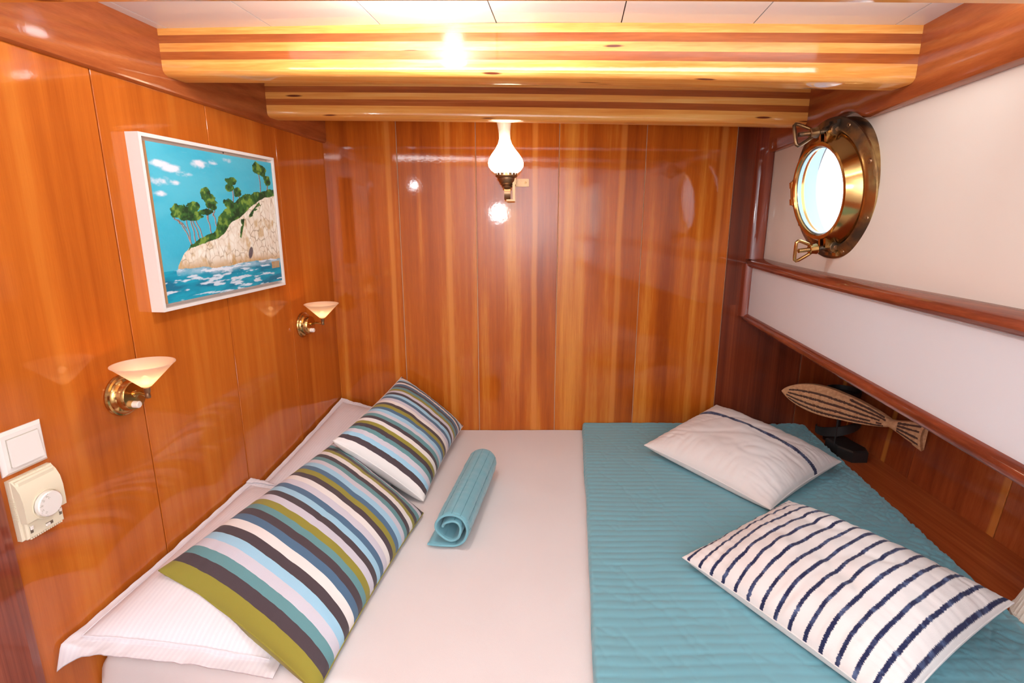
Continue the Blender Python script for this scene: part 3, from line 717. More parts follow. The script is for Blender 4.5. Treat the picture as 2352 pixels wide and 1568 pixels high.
# ---- rolled quilt
def roll():
    a = Vector((-0.190, 1.478, 0)); b = Vector((-0.118, 1.95, 0)); ax = (b-a).normalized(); ln = (b-a).length
    side = Vector((ax.y, -ax.x, 0))                             # to the right
    R0 = 0.065; th = 0.0125
    path = []; dist = 0
    for k in range(9): path.append((-0.074 + 0.074*k/9, th/2+0.001))
    K = 120; tot = 2*PI*1.72
    for k in range(K+1):
        f = tot*k/K; r = (R0-th/2) - 0.0030*f - (0.006*max(0, f-2*PI)/(2*PI)) + 0.0020*math.sin(3*f+1)*(0.3+k/K)
        path.append((r*math.cos(-PI/2+f)+0.0, R0 + 0.001 + r*math.sin(-PI/2+f)*1.0))
    n = len(path); arc = [0]
    for i in range(1, n): arc.append(arc[-1]+math.dist(path[i], path[i-1]))
    NL = 46; vs = []
    rings = []
    for s_ in (1, -1):
        for i in range(n):
            p0 = path[max(0, i-1)]; p1 = path[min(n-1, i+1)]; tx, ty = p1[0]-p0[0], p1[1]-p0[1]; l = math.hypot(tx, ty); nx_, ny_ = -ty/l, tx/l
            for j in range(NL+1):
                q = j/NL; w_ = q*ln
                pf = abs(math.sin(PI*arc[i]/0.030))**0.4
                h = th/2*(0.22+0.78*pf) + 0.0016*fb(w_*60, arc[i]*12, 3, 2)
                if j in (0, NL): h *= 0.5
                if 0 < w_ < 0.03: h *= 0.8
                X = path[i][0] + s_*nx_*h*-1; Z = path[i][1] + s_*ny_*h*-1
                ins = 0.006*fb(arc[i]*9, 0, 2) if j == 0 else 0
                cx_ = 1 - 0.06*math.sin(PI*q)*0
                pnt = a + ax*(w_ + ins) + side*(X*(1+0.02*fb(w_*4, 1, 1))) + Vector((0, 0, ZM + max(Z, 0.0012)))
                vs.append(pnt)
    S = n*(NL+1); fs = []
    idx = lambda s_, i, j: s_*S + i*(NL+1) + j
    for i in range(n-1):
        for j in range(NL):
            fs.append((idx(0, i, j), idx(0, i+1, j), idx(0, i+1, j+1), idx(0, i, j+1)))
            fs.append((idx(1, i, j), idx(1, i, j+1), idx(1, i+1, j+1), idx(1, i+1, j)))
        fs.append((idx(0, i, 0), idx(1, i, 0), idx(1, i+1, 0), idx(0, i+1, 0)))
        fs.append((idx(0, i, NL), idx(0, i+1, NL), idx(1, i+1, NL), idx(1, i, NL)))
    for j in range(NL):
        fs.append((idx(0, 0, j), idx(0, 0, j+1), idx(1, 0, j+1), idx(1, 0, j)))
        fs.append((idx(0, n-1, j), idx(1, n-1, j), idx(1, n-1, j+1), idx(0, n-1, j+1)))
    root = empty('rolled_quilt', (a.x, a.y, ZM), label='teal quilt rolled into a cylinder on the white sheet beside the striped cushions', cat='quilt')
    obj('quilted_cloth', vs, fs, M['quilt'], root, True)
    hem = [(vs[idx(0, i, 0)]+vs[idx(1, i, 0)])/2 - ax*0.001 for i in range(n)]
    MB().tube(hem, 0.0042, 8).build('hem', M['quilt'], root, True)
    st = MB(); q = 1
    for i in range(n):
        if arc[i] >= 0.030*q and i > 6:
            q = int(arc[i]/0.030)+1
            if arc[i] > 0.074+0.42: break
            sd_ = 0 if (vs[idx(0, i, 9)]-a).length > (vs[idx(1, i, 9)]-a).length else 1
            c_ = a + ax*0.2 + Vector((0, 0, ZM+R0))
            pts = []
            for j in range(0, NL+1, 3):
                p0, p1 = vs[idx(0, i, j)], vs[idx(1, i, j)]; cc = a + ax*((p0-a).dot(ax)) + Vector((0, 0, ZM+R0))
                pts.append(p0 if (p0-cc).length > (p1-cc).length else p1)
            st.tube(pts, 0.0011, 5)
    st.build('stitching', fabric('teal_thread', srgb(96, 150, 163)), root)
    far = [(vs[idx(0, i, NL)]+vs[idx(1, i, NL)])/2 for i in range(n)]
    MB().tube(far, 0.0034, 8).build('hem', M['quilt'], root, True)
roll()

# ================================================================= painting
def painting():
    T = 0.036; y0, y1, z0, z1 = 1.381, 1.976, ZM+0.760, ZM+1.205
    root = empty('painting', Lp(1.68, z0, 0.0), label='framed seascape painting of pines on a white cliff, on the left wall', cat='painting')
    def fr(ya, yb, za, zb, o0, o1, mb):
        return mb.hexa([Lp(ya, za, o0), Lp(ya, za, o1), Lp(yb, za, o1), Lp(yb, za, o0), Lp(ya, zb, o0), Lp(ya, zb, o1), Lp(yb, zb, o1), Lp(yb, zb, o0)])
    wv = 0.009; st = 0.016
    def side(cy, cz_):
        mb = MB()
        # mitred L-section rail between two outer corners
        (ya, za), (yb, zb) = cy, cz_
        cyc, czc = (y0+y1)/2, (z0+z1)/2
        def ins(y, z, d): return (y + (d if y < cyc else -d), z + (d if z < czc else -d))
        prof = [(0, 0.0005), (0, T), (wv, T), (wv, 0.014), (st+0.012, 0.014), (st+0.012, 0.0005)]
        vs = []
        for (y, z) in ((ya, za), (yb, zb)):
            for d, o in prof:
                q = ins(y, z, d); vs.append(Lp(q[0], q[1], o))
        m = len(prof); fs = [(k, (k+1) % m, m+(k+1) % m, m+k) for k in range(m)] + [tuple(range(m))[::-1], tuple(range(m, 2*m))]
        mb.add(vs, fs).build('frame_rail', M['frame_white'], root)
    side((y0, z0), (y0, z1)); side((y0, z1), (y1, z1)); side((y1, z1), (y1, z0)); side((y1, z0), (y0, z0))
    ca, cb, cc, cd = 1.405, 1.963, ZM+0.779, ZM+1.187; CT = 0.031
    mb = MB(); fr(ca, cb, cc, cd, 0.0145, CT-0.0005, mb); mb.build('stretcher', M['raw_edge'], root)
    # painted surface: pigments computed per vertex
    nx, ny = 440, 330
    S, Tt = np.meshgrid(np.linspace(0, 1, nx+1), np.linspace(0, 1, ny+1))
    rng = np.random.RandomState(7)
    def vnoise(x, y, seed):
        r = np.random.RandomState(seed).rand(64, 64)
        xi = np.floor(x).astype(int); yi = np.floor(y).astype(int); fx = x-xi; fy = y-yi; fx = fx*fx*(3-2*fx); fy = fy*fy*(3-2*fy)
        g = lambda a, b: r[a % 64, b % 64]
        return (g(xi, yi)*(1-fx)+g(xi+1, yi)*fx)*(1-fy) + (g(xi, yi+1)*(1-fx)+g(xi+1, yi+1)*fx)*fy
    def fbm(x, y, seed, o=4):
        s = 0; a = 0.5; t = 0
        for k in range(o): s = s + a*vnoise(x*2**k, y*2**k, seed+k); t += a; a *= 0.55
        return s/t
    def uvw(cx_, cy_):                                           # sketch coordinates -> canvas fractions
        lft = 265+(cy_-160)*205/1215; rgt = 1220+(cy_-355)*98/880; p_ = (cx_-lft)/(rgt-lft)
        s = p_*1.33/(1.98-0.65*p_); tp = 160+195*p_; bt = 1375-140*p_
        return s, (bt-cy_)/(bt-tp)
    C3 = lambda r, g, b: np.array(srgb(r, g, b)[:3])
    def mix(a, b, k): return a*(1-k[..., None]) + b*k[..., None]
    sm = lambda e0, e1, x: np.clip((x-e0)/(e1-e0), 0, 1)**2*(3-2*np.clip((x-e0)/(e1-e0), 0, 1))
    img = np.zeros(S.shape+(3,)); img[:] = C3(62, 178, 205)
    img = mix(img, C3(96, 194, 214), sm(0.3, 0.75, fbm(S*3, Tt*5, 3))*0.55*(Tt > 0.2))
    img = mix(img, C3(40, 158, 190), sm(.45, .25, Tt)*0.3)
    # clouds
    den = np.zeros_like(S)
    for cx_, cy_, rx, ry, k in ((370, 325, 80, 26, 1), (480, 365, 80, 30, 1), (575, 410, 60, 26, 1), (710, 350, 70, 36, 1), (800, 335, 50, 28, 1), (900, 325, 70, 22, .9), (400, 455, 70, 36, 1), (490, 465, 50, 22, .9), (390, 540, 60, 25, .8), (590, 260, 70, 10, .4), (740, 405, 40, 14, .6)):
        s, t = uvw(cx_, cy_); den = np.maximum(den, k*np.exp(-(((S-s)/(rx/950))**2 + ((Tt-t)/(ry/1050))**2)*0.8))
    cl_ = sm(0.34, 0.95, den*(0.05+1.6*fbm(S*18, Tt*26, 11)))
    img = mix(img, C3(236, 232, 240), np.clip(cl_*0.95, 0, 1))
    # cliff
    pts = [uvw(*q) for q in ((540, 1130), (545, 1080), (590, 990), (640, 940), (720, 915), (850, 875), (900, 830), (930, 775), (1000, 735), (1050, 690), (1100, 640), (1180, 595), (1250, 585))]
    px_, py_ = zip(*pts); topc = np.interp(S, px_, py_, left=-1)
    base = 0.205 - 0.02*S + 0.018*fbm(S*14, Tt*0, 19) - 0.02*np.exp(-((S-0.42)/0.12)**2)
    topc2 = topc + 0.02*(fbm(S*22, Tt*3, 23)-0.5)
    rock = (Tt < topc2) & (Tt > base) & (S > px_[0])
    rc = np.zeros_like(img); rc[:] = C3(236, 224, 206)
    rc = mix(rc, C3(196, 158, 92), sm(0.5, 0.75, fbm(S*30+3, Tt*12, 31))*0.7)
    rc = mix(rc, C3(245, 240, 226), sm(0.42, 0.7, fbm(S*34, Tt*16, 37))*0.85)
    rc = mix(rc, C3(184, 134, 52), sm(0.075, 0.0, Tt-base)*0.7)
    # cracks from a jittered cell pattern stretched upright
    gx, gy = 26, 13; cp = np.array([((i+rng.rand())/gx, (j+rng.rand())/gy*0.85) for i in range(gx) for j in range(gy)])
    wx = S + 0.045*(fbm(S*12, Tt*12, 41)-0.5) + 0.05*(Tt-0.4); wy = Tt + 0.05*(fbm(S*12, Tt*12, 43)-0.5)
    d1 = np.full(S.shape, 9.); d2 = np.full(S.shape, 9.)
    for a_, b_ in cp:
        d = np.hypot((wx-a_)*1.9, (wy-b_)*0.85); d2 = np.minimum(d2, np.maximum(d1, d)); d1 = np.minimum(d1, d)
    crack = sm(0.0075, 0.002, d2-d1)
    rc = mix(rc, C3(128, 100, 76), crack*0.7*sm(0.35, 0.6, fbm(S*18, Tt*18, 77))); rc = mix(rc, C3(205, 180, 142), sm(0.018, 0.0, d2-d1)*0.3)
    s, t = uvw(1090, 1010); cave = np.exp(-(((S-s-(Tt-t)*0.25)/0.025)**2 + ((Tt-t)/0.055)**2)); rc = mix(rc, C3(70, 62, 78), sm(0.4, 0.6, cave)*0.9)
    img = np.where(rock[..., None], rc, img)
    # vegetation
    vp = [uvw(*q) for q in ((620, 960), (640, 928), (740, 878), (825, 828), (845, 730), (885, 680), (960, 640), (1010, 590), (1060, 580), (1120, 570), (1180, 560), (1240, 545))]
    vx, vy = zip(*vp); vt = np.interp(S, vx, vy, left=-1)
    gb = topc - 0.012 - 0.05*np.exp(-((S-0.72)/0.05)**2)*0 + 0.02*(fbm(S*18, Tt*18, 51)-0.5)
    veg = (Tt < vt + 0.035*(fbm(S*20, Tt*20, 53)-0.5)) & (Tt > gb)
    s, t = uvw(1020, 830); nz = fbm(S*25, Tt*25, 57)-0.5; veg |= (np.abs(S-s-(Tt-t)*0.35+nz*0.03) < 0.012+nz*0.02) & (np.abs(Tt-t) < 0.07+nz*0.05)
    s, t = uvw(1110, 690); veg |= (np.abs(Tt-t-(S-s)*0.9+nz*0.04) < 0.014+nz*0.03) & (np.abs(S-s) < 0.06+nz*0.05)
    def green(sd):
        g = np.zeros_like(img); g[:] = C3(52, 98, 46); n = fbm(S*34, Tt*30, sd, 3)
        g = mix(g, C3(116, 150, 62), sm(0.52, 0.72, n)); g = mix(g, C3(28, 62, 36), sm(0.46, 0.3, n)); return g
    G = green(61)
    def line(a, b, wd, col):
        nonlocal img
        a = np.array(uvw(*a)); b = np.array(uvw(*b)); d = b-a; L2 = d@d
        q = np.clip(((S-a[0])*d[0]+(Tt-a[1])*d[1])/L2, 0, 1); dist = np.hypot(S-(a[0]+q*d[0]) + 0.003*np.sin(q*9), (Tt-(a[1]+q*d[1]))*0.75)
        img = mix(img, col, sm(wd, wd*0.45, dist))
    tr = C3(118, 84, 76); tl = C3(205, 175, 160)
    for a, b in (((560, 760), (648, 925)), ((600, 740), (645, 925)), ((635, 740), (678, 912)), ((648, 740), (712, 900)), ((672, 740), (738, 893)), ((760, 720), (797, 852)), ((765, 620), (770, 740)), ((800, 680), (835, 800)), ((945, 480), (957, 685)), ((1130, 380), (1158, 600)), ((1195, 470), (1200, 560)), ((990, 560), (1000, 610)),
                 ((540, 740), (600, 800)), ((500, 720), (560, 770)), ((820, 660), (805, 720))):
        line(a, b, 0.0055, tr); line((a[0]-3, a[1]), (b[0]-3, b[1]), 0.0022, tl)
    img = np.where(veg[..., None], G, img)
    for cx_, cy_, rx, ry in ((560, 670, 62, 40), (605, 700, 85, 40), (655, 650, 38, 36), (640, 730, 60, 18), (530, 700, 40, 22), (745, 555, 36, 40), (770, 590, 45, 32), (800, 640, 45, 36), (750, 690, 50, 22), (690, 722, 40, 12), (930, 475, 46, 30), (925, 520, 36, 28), (985, 560, 38, 40), (920, 640, 45, 40), (1050, 600, 50, 34), (1115, 390, 46, 46), (1160, 410, 40, 44), (1195, 480, 34, 46), (1125, 580, 34, 24), (1210, 560, 30, 20)):
        s, t = uvw(cx_, cy_); d = ((S-s)/(rx/900))**2 + ((Tt-t)/(ry/1000))**2
        k = d + 1.9*(fbm(S*30, Tt*30, 71)-0.5)
        img = np.where((k < 0.95)[..., None], G, img)
    # sea
    sea = Tt < np.where(S > px_[0], base, 0.205)
    n1 = fbm(S*6, Tt*26, 81); n2 = fbm(S*11+5, Tt*46, 87)
    sc_ = np.zeros_like(img); sc_[:] = C3(10, 142, 172); sc_ = mix(sc_, C3(20, 98, 130), sm(0.5, 0.7, n1)*0.75); sc_ = mix(sc_, C3(30, 170, 196), sm(0.5, 0.3, n1)*0.5)
    foam = sm(0.60, 0.72, n2 + 0.10*np.exp(-((S-0.55)/0.3)**2)); near = sm(0.045, 0.0, np.abs(Tt-base+0.012))*(S > 0.08)*fbm(S*20, Tt*30, 91)
    sc_ = mix(sc_, C3(225, 232, 242), np.clip(foam*0.85 + near*0.8, 0, 1))
    img = np.where(sea[..., None], sc_, img)
    s, t = uvw(1270, 1110); rk = (np.abs(S-s) < 0.045) & (np.abs(Tt-t) < 0.028); img = np.where(rk[..., None], rc*0.8, img)
    vs = []; yv = ca + (cb-ca)*S.ravel(); zv = cc + (cd-cc)*Tt.ravel()
    relief = 0.0006*fbm(S*60, Tt*50, 99).ravel()
    xs = L(yv) + nl.x*(CT+relief); ysv = yv + nl.y*(CT+relief)
    org = gpos(root)
    co = np.stack([xs-org.x, ysv-org.y, zv-org.z], 1)
    me = bpy.data.meshes.new('canvas')
    ii = (np.arange(ny)[:, None]*(nx+1) + np.arange(nx)[None, :]).ravel()
    fc = np.stack([ii, ii+1, ii+nx+2, ii+nx+1], 1)
    me.from_pydata(co.tolist(), [], fc.tolist())
    at = me.color_attributes.new('paint', 'FLOAT_COLOR', 'POINT')
    at.data.foreach_set('color', np.concatenate([img.reshape(-1, 3), np.ones((img.size//3, 1))], 1).ravel().astype(np.float32))
    m, nt, p = newmat('oil_paint'); a = N(nt, 'ShaderNodeVertexColor', layer_name='paint'); nt.links.new(a.outputs['Color'], p.inputs['Base Color'])
    p.inputs['Roughness'].default_value = 0.45; p.inputs['Specular IOR Level'].default_value = 0.3
    me.materials.append(m); me.polygons.foreach_set('use_smooth', [True]*len(me.polygons)); me.update()
    o = bpy.data.objects.new('canvas', me); COL.objects.link(o); o.parent = root
    MB().lathe(Lp(1.70, z1-0.014, T-0.001), Vector((nl.x, nl.y, 0)), [(0.0001, 0), (0.002, 0), (0.002, 0.002), (0.0001, 0.002)], 10).build('nail', M['black'], root)
painting()

# ================================================================= sconces on the left wall
def sconce(py, label):
    c = Lp(py, ZM+0.577, 0.0); root = empty('wall_sconce', c, label=label, cat='lamp', group='brass reading sconces')
    n = Vector((nl.x, nl.y, 0))
    mb = MB(); mb.lathe(c, n, [(0.0001, 0), (0.051, 0), (0.052, 0.004), (0.050, 0.009), (0.046, 0.011), (0.045, 0.014), (0.042, 0.018), (0.038, 0.021), (0.036, 0.034), (0.034, 0.037), (0.0001, 0.038)], 48)
    mb.build('backplate', M['brass'], root, True)
    k = c + n*0.034 + Vector((0, -0.008, -0.020))
    MB().lathe(k, n, ccyl(k, n, 0.0085, 0.018, 0.002), 24).build('switch_button', M['white_plastic'], root, True)
    sc = Vector((c.x+0.102, c.y-0.052, ZM+0.615))                 # foot of the shade
    a = c + n*0.036 + Vector((0, 0, 0.004)); e = sc + Vector((0, 0, -0.022))
    MB().lathe(a-n*0.002, n, [(0.0001, 0), (0.009, 0), (0.009, 0.006), (0.006, 0.008), (0.0001, 0.008)], 20).build('arm_collar', M['brass'], root, True)
    MB().tube([a, a.lerp(e, 0.5)+Vector((0, 0, 0.004)), e], 0.0042, 12).build('arm', M['brass'], root, True)
    hd = MB().lathe(e-Vector((0, 0, 0.006)), (0, 0, 1), [(0.0001, 0), (0.005, 0), (0.0062, 0.003), (0.005, 0.012), (0.0062, 0.014), (0.0075, 0.026), (0.0001, 0.026)], 20).build('shade_holder', M['old_brass'], root, True)
    R = 0.0655; H = 0.056
    sh = MB().lathe(sc, (0, 0, 1), [(0.008, 0.0), (0.011, 0.001), (R-0.004, H-0.004), (R, H-0.001), (R, H), (R-0.003, H), (R-0.0065, H-0.005), (0.009, 0.003)], 56, closed_prof=True)
    sh.build('shade', M['frosted'], root, True)
    MB().lathe(sc+Vector((0, 0, 0.006)), (0, 0, 1), [(0.0001, 0), (0.005, 0.001), (0.008, 0.007), (0.0085, 0.012), (0.006, 0.018), (0.0001, 0.021)], 20).build('bulb', M['bulb'], root, True)
    return sc
s1 = sconce(1.25, 'brass cone-shaded wall sconce above the light switch, nearer the viewer')
s2 = sconce(2.136, 'brass cone-shaded wall sconce by the room corner, right of the painting')
for s_ in (s1, s2): point('sconce_light', s_+Vector((0, 0, 0.034)), 0.14, 0.008, (1, 0.75, 0.42))

# ================================================================= oil-lamp style light on the back wall
def oil_lamp():
    y = 2.335; base = on_y(1163, 402, y)
    root = empty('wall_lamp', base, label='brass oil-lamp style wall light with glowing white glass chimney on the rear wall', cat='lamp')
    ax = Vector((-0.045, 0, 1)).normalized()
    ch = [(0.040, -0.004), (0.048, 0.0), (0.062, 0.010), (0.0725, 0.025), (0.0745, 0.040), (0.070, 0.056), (0.057, 0.076), (0.041, 0.096), (0.029, 0.116), (0.0235, 0.135), (0.0235, 0.155), (0.027, 0.185), (0.033, 0.215), (0.037, 0.24), (0.036, 0.24), (0.032, 0.215), (0.0255, 0.185), (0.021, 0.155), (0.022, 0.135)]
    MB().lathe(base+ax*0.008, ax, ch, 56).build('chimney', M['opal'], root, True)
    g = MB(); g.lathe(base, ax, [(0.0001, -0.012), (0.036, -0.012), (0.044, -0.008), (0.046, -0.003), (0.045, 0.0), (0.043, -0.002), (0.0001, -0.004)], 48)
    for k in range(16):                                          # crown of petals
        a = 2*PI*k/16; d = Vector((math.cos(a), math.sin(a), 0)); t = Vector((-math.sin(a), math.cos(a), 0)); w_ = 0.0062
        c0 = base + d*0.045
        vs = [c0 - t*w_, c0 + t*w_, c0 + t*w_*0.95 + ax*0.010 + d*0.001, c0 + t*w_*0.5 + ax*0.0165 + d*0.001, c0 + ax*0.019 + d*0.001, c0 - t*w_*0.5 + ax*0.0165 + d*0.001, c0 - t*w_*0.95 + ax*0.010 + d*0.001]
        vs2 = [v - d*0.0014 for v in vs]; m = 7
        g.add(vs+vs2, [tuple(range(m)), tuple(range(2*m-1, m-1, -1))] + [(i, m+i, m+(i+1) % m, (i+1) % m) for i in range(m)])
    g.build('gallery', M['old_brass'], root, ang=30)
    MB().lathe(base, ax, [(0.0001, -0.052), (0.014, -0.052), (0.020, -0.050), (0.022, -0.046), (0.019, -0.043), (0.024, -0.040), (0.027, -0.036), (0.025, -0.033), (0.033, -0.026), (0.037, -0.013), (0.037, -0.011), (0.0001, -0.011)], 40).build('burner', M['old_brass'], root, True)
    # scrolled bracket strap
    b = base + Vector((0.004, 0, -0.052)); pa = []
    for k in range(19):
        a = PI*0.5 - 1.55*PI*k/18; r = 0.027
        pa.append(b + Vector((0, 0.010 + r*0.9*math.cos(a)*-1, -0.020 + r*math.sin(a))))
    side = [Vector((1, 0, 0))]*len(pa); up = []
    for i in range(len(pa)):
        t = (pa[min(i+1, len(pa)-1)]-pa[max(i-1, 0)]).normalized(); up.append(t.cross(Vector((1, 0, 0))).normalized())
    MB().sweep(pa, [(-0.013, -0.0015), (0.013, -0.0015), (0.013, 0.0015), (-0.013, 0.0015)], side, up).build('scroll_bracket', M['old_brass'], root, ang=40)
    px = base.x + 0.030
    MB().box((px-0.004, y-0.012, base.z-0.106), (px+0.007, y+0.012, base.z+0.006)).box((px-0.03, y-0.010, base.z-0.106), (px-0.004, y+0.01, base.z-0.098)).build('upright_strap', M['old_brass'], root)
    MB().box((px-0.002, y, base.z-0.038), (px+0.010, D-0.0035, base.z-0.012)).build('standoff', M['old_brass'], root)
    wp = MB().box((px-0.01, D-0.005, base.z-0.041), (px+0.068, D-0.0005, base.z-0.008)).build('wall_plate', M['old_brass'], root)
    MB().lathe((px+0.053, D-0.004, base.z-0.0245), (0, -1, 0), [(0.0001, 0.003), (0.004, 0.0025), (0.005, 0), ], 16).build('screw', M['tarnish'], wp, True)
    return base
lb_ = oil_lamp()
point('wall_lamp_light', lb_+Vector((0, -0.10, 0.05)), 1.0, 0.06, (1, 0.82, 0.55))

# ================================================================= light switch and thermostat
def rbox(mb, y0, y1, z0, z1, o0, o1, b=0.003):
    """box on the left wall with bevelled front edges"""
    r = []
    for (i, o) in ((0, o0), (0, o1-b), (b, o1)):
        r += [Lp(y0+i, z0+i, o), Lp(y1-i, z0+i, o), Lp(y1-i, z1-i, o), Lp(y0+i, z1-i, o)]
    fs = [(3, 2, 1, 0), (8, 9, 10, 11)]
    for k in (0, 4): fs += [(k+i, k+(i+1) % 4, k+4+(i+1) % 4, k+4+i) for i in range(4)]
    return mb.add(r, fs)
sw = empty('light_switch', Lp(1.0, ZM+0.507, 0), label='white square rocker light switch above the thermostat on the left wall', cat='switch')
y0, y1 = 0.955, 1.045
rbox(MB(), y0, y1, ZM+0.506, ZM+0.594, 0.0003, 0.009, 0.006).build('plate', M['white_plastic'], sw)
rbox(MB(), y0+0.0135, y1-0.0135, ZM+0.5205, ZM+0.5795, 0.009, 0.0098, 0.0004).build('rocker_surround', M['print'], sw)
q = [Lp(y0+0.015, ZM+0.522, 0.009), Lp(y1-0.015, ZM+0.522, 0.009), Lp(y1-0.015, ZM+0.578, 0.009), Lp(y0+0.015, ZM+0.578, 0.009), Lp(y0+0.015, ZM+0.522, 0.0165), Lp(y1-0.015, ZM+0.522, 0.0165), Lp(y1-0.015, ZM+0.578, 0.0115), Lp(y0+0.015, ZM+0.578, 0.0115)]
MB().hexa(q).build('rocker', M['white_plastic'], sw)
th = empty('thermostat', Lp(1.0, ZM+0.37, 0), label='cream dial thermostat below the light switch on the left wall', cat='thermostat')
ty0, ty1, tz0, tz1 = 0.957, 1.043, ZM+0.366, ZM+0.497
rbox(MB(), ty0, ty1, tz0, tz1, 0.0003, 0.014, 0.003).build('base_box', M['cream_plastic'], th)
rbox(MB(), ty0+0.004, ty1-0.004, tz0+0.002, tz1-0.003, 0.013, 0.022, 0.003).build('lower_cover', M['cream_plastic'], th)
# raised curved hood with the dial
prof = [(tz0+0.040, 0.016), (tz0+0.040, 0.030), (tz0+0.055, 0.031), (tz0+0.085, 0.031), (tz0+0.105, 0.028), (tz0+0.120, 0.021), (tz1-0.001, 0.012), (tz1-0.001, 0.010)]
vs = [Lp(y, z, o) for y in (ty0+0.001, ty1-0.001) for z, o in prof]; m = len(prof)
MB().add(vs, [tuple(range(m)), tuple(range(2*m-1, m-1, -1))] + [(i, m+i, m+(i+1) % m, (i+1) % m) for i in range(m)]).build('hood', M['cream_plastic'], th, ang=30)
n3 = Vector((nl.x, nl.y, 0)); dc = Lp(1.002, tz0+0.062, 0.028)
MB().lathe(dc, n3, [(0.0001, 0.0), (0.030, 0), (0.031, 0.004), (0.029, 0.0045), (0.028, 0.003), (0.0001, 0.003)], 40).build('dial_ring', M['cream_plastic'], th, True)
dial = MB().lathe(dc, n3, [(0.0001, 0.002), (0.026, 0.002), (0.026, 0.011), (0.024, 0.013), (0.0001, 0.013)], 40).build('dial', M['white_plastic'], th, True)
def wall_text(s, y, z, off, size, rot=0.0, parent=None, name='numerals'):
    c = bpy.data.curves.new('t', 'FONT'); c.body = s; c.size = size; c.extrude = 0.0001; c.align_x = 'CENTER'; c.align_y = 'CENTER'; c.resolution_u = 2
    t = bpy.data.objects.new('t', c); COL.objects.link(t)
    me = bpy.data.meshes.new_from_object(t.evaluated_get(bpy.context.evaluated_depsgraph_get())); bpy.data.objects.remove(t)
    ey = Vector((LB, 1, 0)).normalized(); ez = Vector((0, 0, 1)); R = Matrix((ey, ez, n3)).transposed() @ Matrix.Rotation(rot, 3, 'Z')
    me.transform(R.to_4x4()); me.materials.clear(); me.materials.append(M['print'])
    o = bpy.data.objects.new(name, me); COL.objects.link(o); o.parent = parent; o.location = Lp(y, z, off) - gpos(parent)
    return o
for k, (s_, a) in enumerate((('30°C', 95), ('25', 130), ('20', 165), ('15', 200), ('10', 235))):
    a = math.radians(a); wall_text(s_, dc.y+math.cos(a)*0.0165, dc.z+math.sin(a)*0.0165, 0.0415, 0.0056, a-PI if k else a-PI+0.6, dial)
for k in range(5):
    a = math.radians(100+35*k); u = Vector((LB, 1, 0)).normalized()*math.cos(a) + Vector((0, 0, 1))*math.sin(a)
    MB().tube([dc+n3*0.0132+u*0.0215, dc+n3*0.0132+u*0.0245], 0.0003, 4).build('tick_mark', M['print'], dial)
for (yy_, w_, h_, zz) in ((0.967, 0.006, 0.016, tz0+0.013), (0.998, 0.016, 0.007, tz0+0.010), (1.029, 0.006, 0.016, tz0+0.018)):
    s_ = rbox(MB(), yy_, yy_+w_, zz, zz+h_, 0.0215, 0.0225, 0.0005).build('slider_slot', M['dark_plastic'], th)
    if w_ > h_: rbox(MB(), yy_, yy_+w_*0.5, zz+0.001, zz+h_-0.001, 0.022, 0.0255, 0.0008).build('slider', M['white_plastic'], s_)
    else: rbox(MB(), yy_+0.0005, yy_+w_-0.0005, zz+h_*0.5, zz+h_, 0.022, 0.0255, 0.0008).build('slider', M['white_plastic'], s_)
for k in range(15):                                              # vents on top, bottom and near side
    yv = ty0+0.010+k*0.0046
    rbox(MB(), yv, yv+0.0026, tz1-0.004, tz1+0.0006, 0.004, 0.0125, 0.0004).build('vent_rib', M['cream_plastic'], th)
    rbox(MB(), yv, yv+0.0026, tz0-0.0006, tz0+0.004, 0.004, 0.0205, 0.0004).build('vent_rib', M['cream_plastic'], th)
for k in range(11):
    zv = tz0+0.045+k*0.0048
    rbox(MB(), ty0-0.0012, ty0+0.003, zv, zv+0.0026, 0.003, 0.0125, 0.0004).build('vent_rib', M['cream_plastic'], th)

